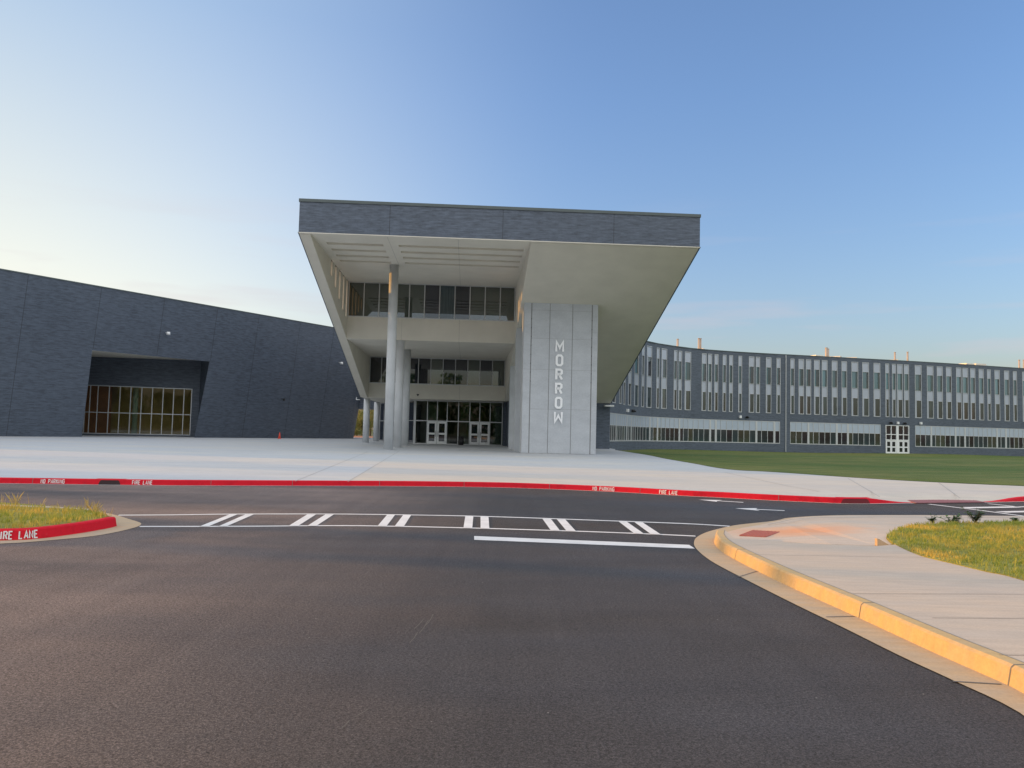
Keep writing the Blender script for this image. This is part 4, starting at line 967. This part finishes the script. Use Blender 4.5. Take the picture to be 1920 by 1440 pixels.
# linking block that spans the passage between the wing and the entrance
mb = MB(); mb.box(WF, -30, -9.5, 112, 119, 4.5, 14.4); LK = mb.build('link_bridge', BRR); tag(LK, 'dark brick upper storey bridging the passage between the brick wing and the entrance block', 'bridge')
p = atD(660, 758, 111.5); m = MB(); m.box(WF, p.x-.7, p.x+.35, 110.9, 111.99, p.z-.12, p.z+.10); m.build('floodlight', WHITE, LK)

# ================================================================== RIGHT WING (curved, three storeys)
RW = empty('classroom_wing', (45, 122, 0)); tag(RW, 'long curved dark brick three storey wing with tall slit windows above a window ribbon', 'building')
ZR = 14.8
cp = [Vector((9.6, 84.0)), Vector((10.3, 88.0))]+[Vector(atD(px, 700, D)[:2]) for px, D in ((1143, 93.5), (1178, 102.2), (1213, 109.3), (1262, 114.2), (1315, 117.7), (1400, 120.7), (1474, 122.4), (1530, 123.7), (1620, 125.9), (1720, 128.4), (1820, 131.8), (1920, 135.8), (2060, 141.5), (2240, 149.5))]
cv = catmull([Vector((p.x, p.y, 0)) for p in cp], 10)
ss = [0]
for a, b in zip(cv[:-1], cv[1:]): ss.append(ss[-1]+(b-a).length)
def CP(s):
    s = max(0, min(ss[-1]-1e-4, s)); i = int(np.searchsorted(ss, s, side='right'))-1; t = (s-ss[i])/(ss[i+1]-ss[i]); return cv[i].lerp(cv[i+1], t)
def CS(px, py=720):
    d = ray(px, py); k = d.x/d.y
    for i in range(len(cv)-1):
        fa = cv[i].x-k*cv[i].y; fb_ = cv[i+1].x-k*cv[i+1].y
        if fa <= 0 < fb_: return ss[i]+(ss[i+1]-ss[i])*fa/(fa-fb_)
    return ss[-1]
z7 = lambda a: a/4.8+1130
z8 = lambda a: a/4.8+1520
strips = [(z7(a), z7(b)) for a, b in [(88, 118), (150, 170), (185, 204), (230, 256), (285, 322), (350, 373), (395, 440), (483, 509), (527, 576), (639, 668), (681, 711), (738, 793), (891, 933), (947, 981), (1005, 1039), (1079, 1111), (1137, 1171), (1221, 1253), (1315, 1363), (1378, 1415), (1469, 1517), (1564, 1600), (1689, 1725), (1763, 1811), (1829, 1875)]]
strips += [(z8(a), z8(b)) for a, b in [(30, 80), (100, 150), (190, 240), (278, 326), (367, 427), (465, 524), (566, 626), (672, 706), (732, 767), (778, 827), (840, 884), (938, 997), (1046, 1104), (1136, 1187), (1218, 1267), (1309, 1356), (1367, 1417), (1437, 1481), (1513, 1557), (1588, 1621), (1655, 1701), (1741, 1786), (1821, 1856), (1905, 1950), (2010, 2050), (2085, 2140), (2190, 2230), (2290, 2330)]]
def sspan(ab): return CS(ab[0]+.0), CS(ab[1])
sp_s = [sspan(x) for x in strips]
rib = [(1143.2, 1461.7), (1481.7, 1650.6), (1716.2, 2150)]
rb_s = [(CS(a, 810), CS(b, 810)) for a, b in rib]
door_s = (CS(1660.4, 825), CS(1704.5, 825))
ZB1, ZB2 = .78, 4.25; ZW1, ZW2 = 5.50, 14.25
br_ = {0.0, ss[-1]-.001}
for a, b in sp_s+rb_s+[door_s]: br_ |= {a, b}
s_ = 0
while s_ < ss[-1]: br_.add(s_); s_ += 2.0
br_ = sorted(br_); bs = [br_[0]]
for x in br_[1:]:
    if x-bs[-1] > .004: bs.append(x)
    else: bs[-1] = max(bs[-1], x) if any(abs(x-e) < 1e-6 for ab in sp_s+rb_s for e in ab) else bs[-1]
zlev = [-1.2, ZB1, ZB2, ZW1, ZW2, ZR]; mb = MB()
for a, b in zip(bs[:-1], bs[1:]):
    m_ = (a+b)/2; P, Q = CP(a), CP(b)
    inr = any(x < m_ < y for x, y in rb_s); ins = any(x < m_ < y for x, y in sp_s); ind = door_s[0] < m_ < door_s[1]
    for k in range(5):
        if k == 1 and (inr or ind): continue
        if k == 0 and ind: continue
        if k == 3 and ins: continue
        mb.quad([(P.x, P.y, zlev[k]), (Q.x, Q.y, zlev[k]), (Q.x, Q.y, zlev[k+1]), (P.x, P.y, zlev[k+1])])
mb.build('curved_wall', BRR, RW, fix=False)
def sframe(a, b):
    P, Q = CP(a), CP(b); d = Vector((Q.x-P.x, Q.y-P.y)); return frame((P.x, P.y), (d.x, d.y)), d.length
# flat roof, back, coping
mb = MB(); fb2 = []
for a in np.linspace(0, ss[-1]-.01, 40):
    P = CP(a); Q = CP(min(a+.5, ss[-1]-.001)); P2_ = CP(max(0, a-.5)); d = (Q-P2_); d.normalize(); q = Vector((-d.y, d.x, 0)); fb2.append((P, q))
for (P, q), (P_, q_) in zip(fb2[:-1], fb2[1:]):
    mb.quad([P+q*.3+Vector((0, 0, 14.2)), P_+q_*.3+Vector((0, 0, 14.2)), P_+q_*20+Vector((0, 0, 14.2)), P+q*20+Vector((0, 0, 14.2))])
    mb.quad([P+q*.3+Vector((0, 0, 14.2)), P_+q_*.3+Vector((0, 0, 14.2)), P_+q_*.3+Vector((0, 0, ZR)), P+q*.3+Vector((0, 0, ZR))])
    mb.quad([P+q*20+Vector((0, 0, -1)), P_+q_*20+Vector((0, 0, -1)), P_+q_*20+Vector((0, 0, 14.6)), P+q*20+Vector((0, 0, 14.6))])
mb.build('roof', UNIT, RW, fix=False)
mb = MB()
for (P, q), (P_, q_) in zip(fb2[:-1], fb2[1:]):
    e = Vector((0, 0, ZR)); f_ = Vector((0, 0, ZR+.10)); mb.box8([P-q*.05+e, P_-q_*.05+e, P_+q_*.35+e, P+q*.35+e, P-q*.05+f_, P_-q_*.05+f_, P_+q_*.35+f_, P+q*.35+f_])
mb.build('coping', DARKM, RW)
# slit windows
lv = [(12.72, 14.15), (8.42, 9.98)]; pv = [(10.02, 12.68), (5.60, 8.38)]
random.seed(11)
for i, (a, b) in enumerate(sp_s):
    if b-a < .15: continue
    f, Ln = sframe(a, b); e = .07; m = MB()
    m.box(f, .003, e, -.03, .20, ZW1+.003, ZW2-.003); m.box(f, Ln-e, Ln-.003, -.03, .20, ZW1+.003, ZW2-.003)
    for c, d in ((ZW1+.003, ZW1+.10), (ZW2-.08, ZW2-.003), (12.68, 12.72), (9.98, 10.02), (8.38, 8.42)): m.box(f, e, Ln-e, -.048, .28, c, d)
    w = m.build('slit_window', METAL, RW)
    m = MB()
    for c, d in lv: m = MB(); m.box(f, e+.002, Ln-e-.002, .03, .05, c+.002, d-.022); m.build('metal_panel', PANEL, w)
    split = e+(Ln-2*e)*(.30 if Ln < 1.6 else .62) if i < 26 else e+(Ln-2*e)*.64
    px_ = strips[i][0]
    m = MB(); m.box(f, e+.002, split-.02, .05, .07, 10.022, 12.678); m.box(f, split-.02, split+.02, .02, .12, 10.022, 12.678); m.build('pane', P_TEAL if (i > 8 or Ln > 1.6) else PANEL, w)
    m = MB(); m.box(f, split+.022, Ln-e-.002, .07, .09, 10.022, 12.678); m.build('pane', P_WING if i % 3 else P_DARK, w)
    m = MB(); m.box(f, e+.002, Ln-e-.002, .07, .09, ZW1+.102, 8.378); m.build('pane', random.choice([P_WING, P_DARK, P_WING]), w)
    m = MB(); m.box(f, (e+.03), e+(Ln-2*e)*(.22), 0, .068, ZW1+.102, 8.378); m.build('side_panel', PANEL, w)
# ribbon windows
for ri, (a, b) in enumerate(rb_s):
    nb = int(round((b-a)/1.04)); m = MB(); pnl = MB(); panes = []
    for k in range(nb):
        f, Ln = sframe(a+(b-a)*k/nb, a+(b-a)*(k+1)/nb); wide = (k % 7 == 3) or (k % 11 == 8)
        w0 = .035; lw = .30 if wide else .035
        m.box(f, -w0, lw, -.03, .2, ZB1+.002, ZB2-.004)
        for c, d in ((ZB1+.002, ZB1+.12), (ZB2-.09, ZB2-.004), (2.74, 2.80)): m.box(f, lw, Ln-w0, -.028, .19, c, d)
        pnl.box(f, lw+.01, Ln-w0-.01, .01, .03, 2.80, ZB2-.095)
        panes.append((f, lw+.004, Ln-w0-.004))
    m.box(f, Ln-.05, Ln+.03, -.06, .3, ZB1+.002, ZB2-.004)
    w = m.build('ribbon_window', METAL, RW); pnl.build('metal_panel', PANELB, w)
    for f, c, d in panes:
        p = MB(); p.box(f, c, d, .05, .07, ZB1+.122, 2.738); p.build('pane', random.choice([P_WING, P_GREEN, P_WING, P_DARK]), w)
# door set
f, Ln = sframe(*door_s); zb_ = -.42; m = MB()
mid = Ln/2; e = .12
for u0_, u1_ in ((0, e), (mid-.22, mid+.22), (Ln-e, Ln)): m.box(f, u0_+.002, u1_-.002, -.06, .25, zb_, ZB2-.05)
for c, d in ((ZB2-.15, ZB2-.05), (2.62, 2.74), (1.72, 1.86)):
    m.box(f, e, mid-.22, -.05, .22, c, d); m.box(f, mid+.22, Ln-e, -.05, .22, c, d)
for u in ((e+mid-.22)/2, (mid+.22+Ln-e)/2): m.box(f, u-.05, u+.05, -.052, .2, 1.86, ZB2-.15)
w = m.build('door_frame', WHITE, RW)
m = MB()
for a, b in ((e, mid-.22), (mid+.22, Ln-e)): m.box(f, a, b, .08, .1, 1.86, ZB2-.15)
m.build('pane', P_DARK, w)
m = MB(); m.box(f, -.1, Ln+.1, .0, .3, ZB2-.05, ZB2); m.build('lintel', BRR, RW)
for a, b in ((e, (e+mid-.22)/2), ((e+mid-.22)/2, mid-.22), (mid+.22, (mid+.22+Ln-e)/2), ((mid+.22+Ln-e)/2, Ln-e)):
    m = MB(); s0 = .17; a += .01; b -= .01
    m.box(f, a, a+s0, .0, .06, zb_, 1.718); m.box(f, b-s0, b, .0, .06, zb_, 1.718)
    for c, d in ((zb_, zb_+.28), (.55, .75), (1.5, 1.718)): m.box(f, a+s0, b-s0, .0, .06, c, d)
    d_ = m.build('door', WHITE, RW); p = MB(); p.box(f, a+s0, b-s0, .03, .04, zb_+.28, .55); p.box(f, a+s0, b-s0, .03, .04, .75, 1.5); p.build('door_pane', P_DARK, d_)
# downspout
sj = CS(1473, 760); f, _ = sframe(sj, sj+.2); m = MB(); m.box(f, -.05, .05, -.12, -.01, -.45, ZR-.05); m.build('downspout', METAL, RW)
# wall lamps and cameras
for px, py, mt, nm in ((1175, 769.5, WHITE, 'wall_lamp'), (1184.5, 770, BLACK, 'security_camera'), (1387, 781.5, WHITE, 'wall_lamp'), (1399.5, 782, BLACK, 'security_camera'), (1682.5, 793, WHITE, 'wall_lamp'), (1669, 792.5, BLACK, 'security_camera'), (1695, 793.5, BLACK, 'security_camera'), (1725.5, 793.5, WHITE, 'wall_lamp')):
    s_ = CS(px, py); P = CP(s_); z_ = atD(px, py, P.y).z; f, _ = sframe(s_, s_+.2)
    m = MB()
    if mt is WHITE: m.box(f, -.16, .16, -.3, .0, z_-.2, z_+.2)
    else: m.tube(f(0, -.01, z_), f(0, -.35, z_-.05), .16, .2, 10); m.tube(f(0, -.36, z_-.05), f(0, -.6, z_-.12), .12, .1, 10)
    m.build(nm, mt, RW)
# roof pipes and units
for px, yt, wd in ((1270.8, 636.2, .17), (1310.3, 634.8, .15), (1313.8, 635, .13), (1549.5, 652.5, .22), (1552.3, 654.5, .2), (1678, 661, .15), (1701.8, 660.2, .15), (1911, 675.2, .15), (1919.5, 675, .15)):
    s_ = CS(px, 700); P = CP(s_); D = P.y+5; q = atD(px, yt, D); m = MB(); m.tube((q.x, q.y, 14.2), q, wd, n=12); m.tube(q, q+Vector((0, 0, .06)), wd+.03, n=12); m.build('vent_pipe', PIPE, RW)
for x0, x1, yt, dp in ((1530, 1548, 665.5, 8), (1558, 1577, 668.2, 8), (1575, 1583, 667.5, 7), (1812, 1833, 680.8, 8), (1830, 1855, 681.2, 9), (1606, 1611, 669.5, 5), (1683, 1688, 674, 5), (1318, 1325, 652.8, 5)):
    P = CP(CS((x0+x1)/2, 700)); D = P.y+dp; a = atD(x0, yt, D); b = atD(x1, yt, D); fr_ = frame((a.x, a.y), (b.x-a.x, b.y-a.y+.8)); w_ = (b-a).length
    m = MB(); m.box(fr_, 0, w_, 0, 2.2, 14.2, a.z-.12); m.box(fr_, -.06, w_+.06, -.06, 2.26, a.z-.118, a.z); n_ = max(1, int(w_/.5))
    for k in range(n_): m.box(fr_, .1+k*w_/n_, .1+k*w_/n_+w_/n_*.6, -.03, .0, 14.3, a.z-.25)
    m.build('rooftop_unit', UNIT, RW)

# ================================================================== TREES beyond the passage
def tree(x, y, z, h, rad, lab, n=5200, seed=1, cat='tree', leaf=LEAF):
    rs = np.random.default_rng(seed); random.seed(seed)
    root = empty('tree', (x, y, z)); tag(root, lab, cat, 'trees beyond the passage'); tr_ = MB(); base = Vector((x, y, z)); ends = []
    tr_.tube(base, base+Vector((.1, 0, h*.45)), h*.028, h*.018, 8)
    for k in range(11):
        a = random.uniform(0, 6.28); p0_ = base+Vector((.05, 0, h*random.uniform(.2, .45))); e = base+Vector((math.cos(a)*rad*random.uniform(.3, .9), math.sin(a)*rad*random.uniform(.3, .9), h*random.uniform(.4, .95)))
        tr_.tube(p0_, e, h*.012, h*.004, 5); ends.append(e); ends.append(p0_.lerp(e, .65))
    tr_.build('trunk', BARK, root)
    C_ = np.array([tuple(e) for e in ends]); c = C_[rs.integers(0, len(C_), n)]+rs.normal(0, 1, (n, 3))*np.array([rad*.20, rad*.20, h*.075])
    c[:, 2] = np.maximum(c[:, 2], z+h*.06)
    nr = rs.normal(0, 1, (n, 3)); nr /= np.linalg.norm(nr, axis=1)[:, None]; t = np.cross(nr, rs.normal(0, 1, (n, 3))); t /= np.linalg.norm(t, axis=1)[:, None]; b = np.cross(nr, t); s = rs.uniform(.07, .15, n)[:, None]
    V = np.stack([c-t*s, c-b*s*.6, c+t*s, c+b*s*.6], 1)
    me = bpy.data.meshes.new('crown'); me.from_pydata(V.reshape(-1, 3).tolist(), [], np.arange(n*4).reshape(n, 4).tolist()); me.materials.append(leaf); o = bpy.data.objects.new('crown', me); S.collection.objects.link(o); o.parent = root; o.matrix_parent_inverse = root.matrix_world.inverted()
TY = 168
for i, (px, h, rad, dy, lab) in enumerate(((657, 3.4, 2.6, 0, 'low shrubby tree at the left foot of the passage opening'), (669, 6.6, 2.4, 5, 'taller thin tree whose crown breaks the sky in the passage'), (678, 5.0, 2.8, -4, 'yellow green tree just left of the small round column'), (694, 6.5, 2.8, 2, 'tree seen between the two small round columns'), (707, 7.5, 3.0, 8, 'tree seen right of the second small column'), (664, 2.6, 2.2, -9, 'lowest orange tinted shrub in front of the other trees in the passage'))):
    q = atD(px, 815, TY+dy); tree(q.x, q.y, -.7, h+.7, rad, lab, seed=20+i)

# wood off to the left, out of frame, that shades the drive
def wood():
    rs = np.random.default_rng(5); V = []; 
    for x, y, h, rad, n in ((-78, 31.6, 13, 1.6, 2600), (-82, 35.2, 13, 2.2, 3200), (-74, 33.4, 12, 1.2, 1800), (-70, 25.6, 11, .42, 900), (-72, 23.6, 11.3, .36, 800), (-90, 45, 12, 3, 3000)):
        for k in range(n):
            z = h*(.12+.88*rs.random()); r = rad*(1-((z/h-.55)/.62)**2)*math.sqrt(rs.random())+.05; a = rs.uniform(0, 6.28); c = np.array([x+r*math.cos(a), y+r*math.sin(a), z-.1]); d = rs.normal(0, 1, 3); d /= np.linalg.norm(d); e = np.cross(d, rs.normal(0, 1, 3)); e /= np.linalg.norm(e); s_ = rs.uniform(.10, .22); V += [c-d*s_, c-e*s_*.6, c+d*s_, c+e*s_*.6]
    V = np.array(V); me = bpy.data.meshes.new('woodland'); me.from_pydata(V.tolist(), [], np.arange(len(V)).reshape(-1, 4).tolist()); me.materials.append(LEAF); o = bpy.data.objects.new('woodland', me); S.collection.objects.link(o); tag(o, 'strip of trees off to the left whose shade falls across the drive', 'woodland', kind='stuff')
wood()

# woods behind the viewer, seen only as dark reflections low in the glass
def back_wood():
    rs = np.random.default_rng(9); V = []; x = -190
    while x < 210:
        h = rs.uniform(9, 19); rad = rs.uniform(4, 7); y = -62+rs.uniform(-8, 8)
        n = 420; t = rs.random(n); z = h*(.05+.95*t); r = rad*np.sqrt(np.maximum(.05, 1-((t-.5)/.56)**2))*np.sqrt(rs.random(n)); a = rs.uniform(0, 6.28, n)
        c = np.stack([x+r*np.cos(a), y+r*np.sin(a), z-.2], 1); d = rs.normal(0, 1, (n, 3)); d /= np.linalg.norm(d, axis=1)[:, None]; e = np.cross(d, rs.normal(0, 1, (n, 3))); e /= np.linalg.norm(e, axis=1)[:, None]; k = rs.uniform(.5, 1.0, n)[:, None]
        V.append(np.stack([c-d*k, c-e*k*.7, c+d*k, c+e*k*.7], 1).reshape(-1, 3)); x += rs.uniform(4, 8)
    V = np.concatenate(V); me = bpy.data.meshes.new('woodland'); me.from_pydata(V.tolist(), [], np.arange(len(V)).reshape(-1, 4).tolist()); me.materials.append(LEAFG); o = bpy.data.objects.new('woodland', me); S.collection.objects.link(o); tag(o, 'row of woods across the road behind the viewer, mirrored in the glass', 'woodland', kind='stuff')
back_wood()

# pale scratches worn into the drive
for (a, b), (c, d) in (((812, 1152), (800, 1172)), ((803, 1163), (786, 1188)), ((795, 1160), (776, 1180)), ((783, 1186), (768, 1206)), ((690, 1330), (668, 1343)), ((655, 1352), (640, 1366))):
    mb = MB(); strip(mb, [G(a, b), G((a+c)/2+1.5, (b+d)/2), G(c, d)], .005, lift=.003); upright(mb.build('scuff_mark', simple('scuff', (.15, .14, .13), .9) if 'scuff' not in MAT else MAT['scuff'], road, fix=False))
# service drive and low bank beyond the passage
mb = MB(); slab(mb, [Vector((-60, 125, -.25)), Vector((0, 125, -.25)), Vector((5, 146, -.5)), Vector((-70, 146, -.5))], .1); struct(upright(mb.build('path', PLAZA, fix=False)), 'concrete service path beyond the passage')
mb = MB(); slab(mb, [Vector((-70, 147, -.5)), Vector((5, 147, -.5)), Vector((5, 158, .1)), Vector((-70, 158, .1))], .5); struct(upright(mb.build('bank', simple('red_clay', (.34, .15, .08), .9, 0, .25, .8, .4), fix=False)), 'red clay bank beyond the passage')
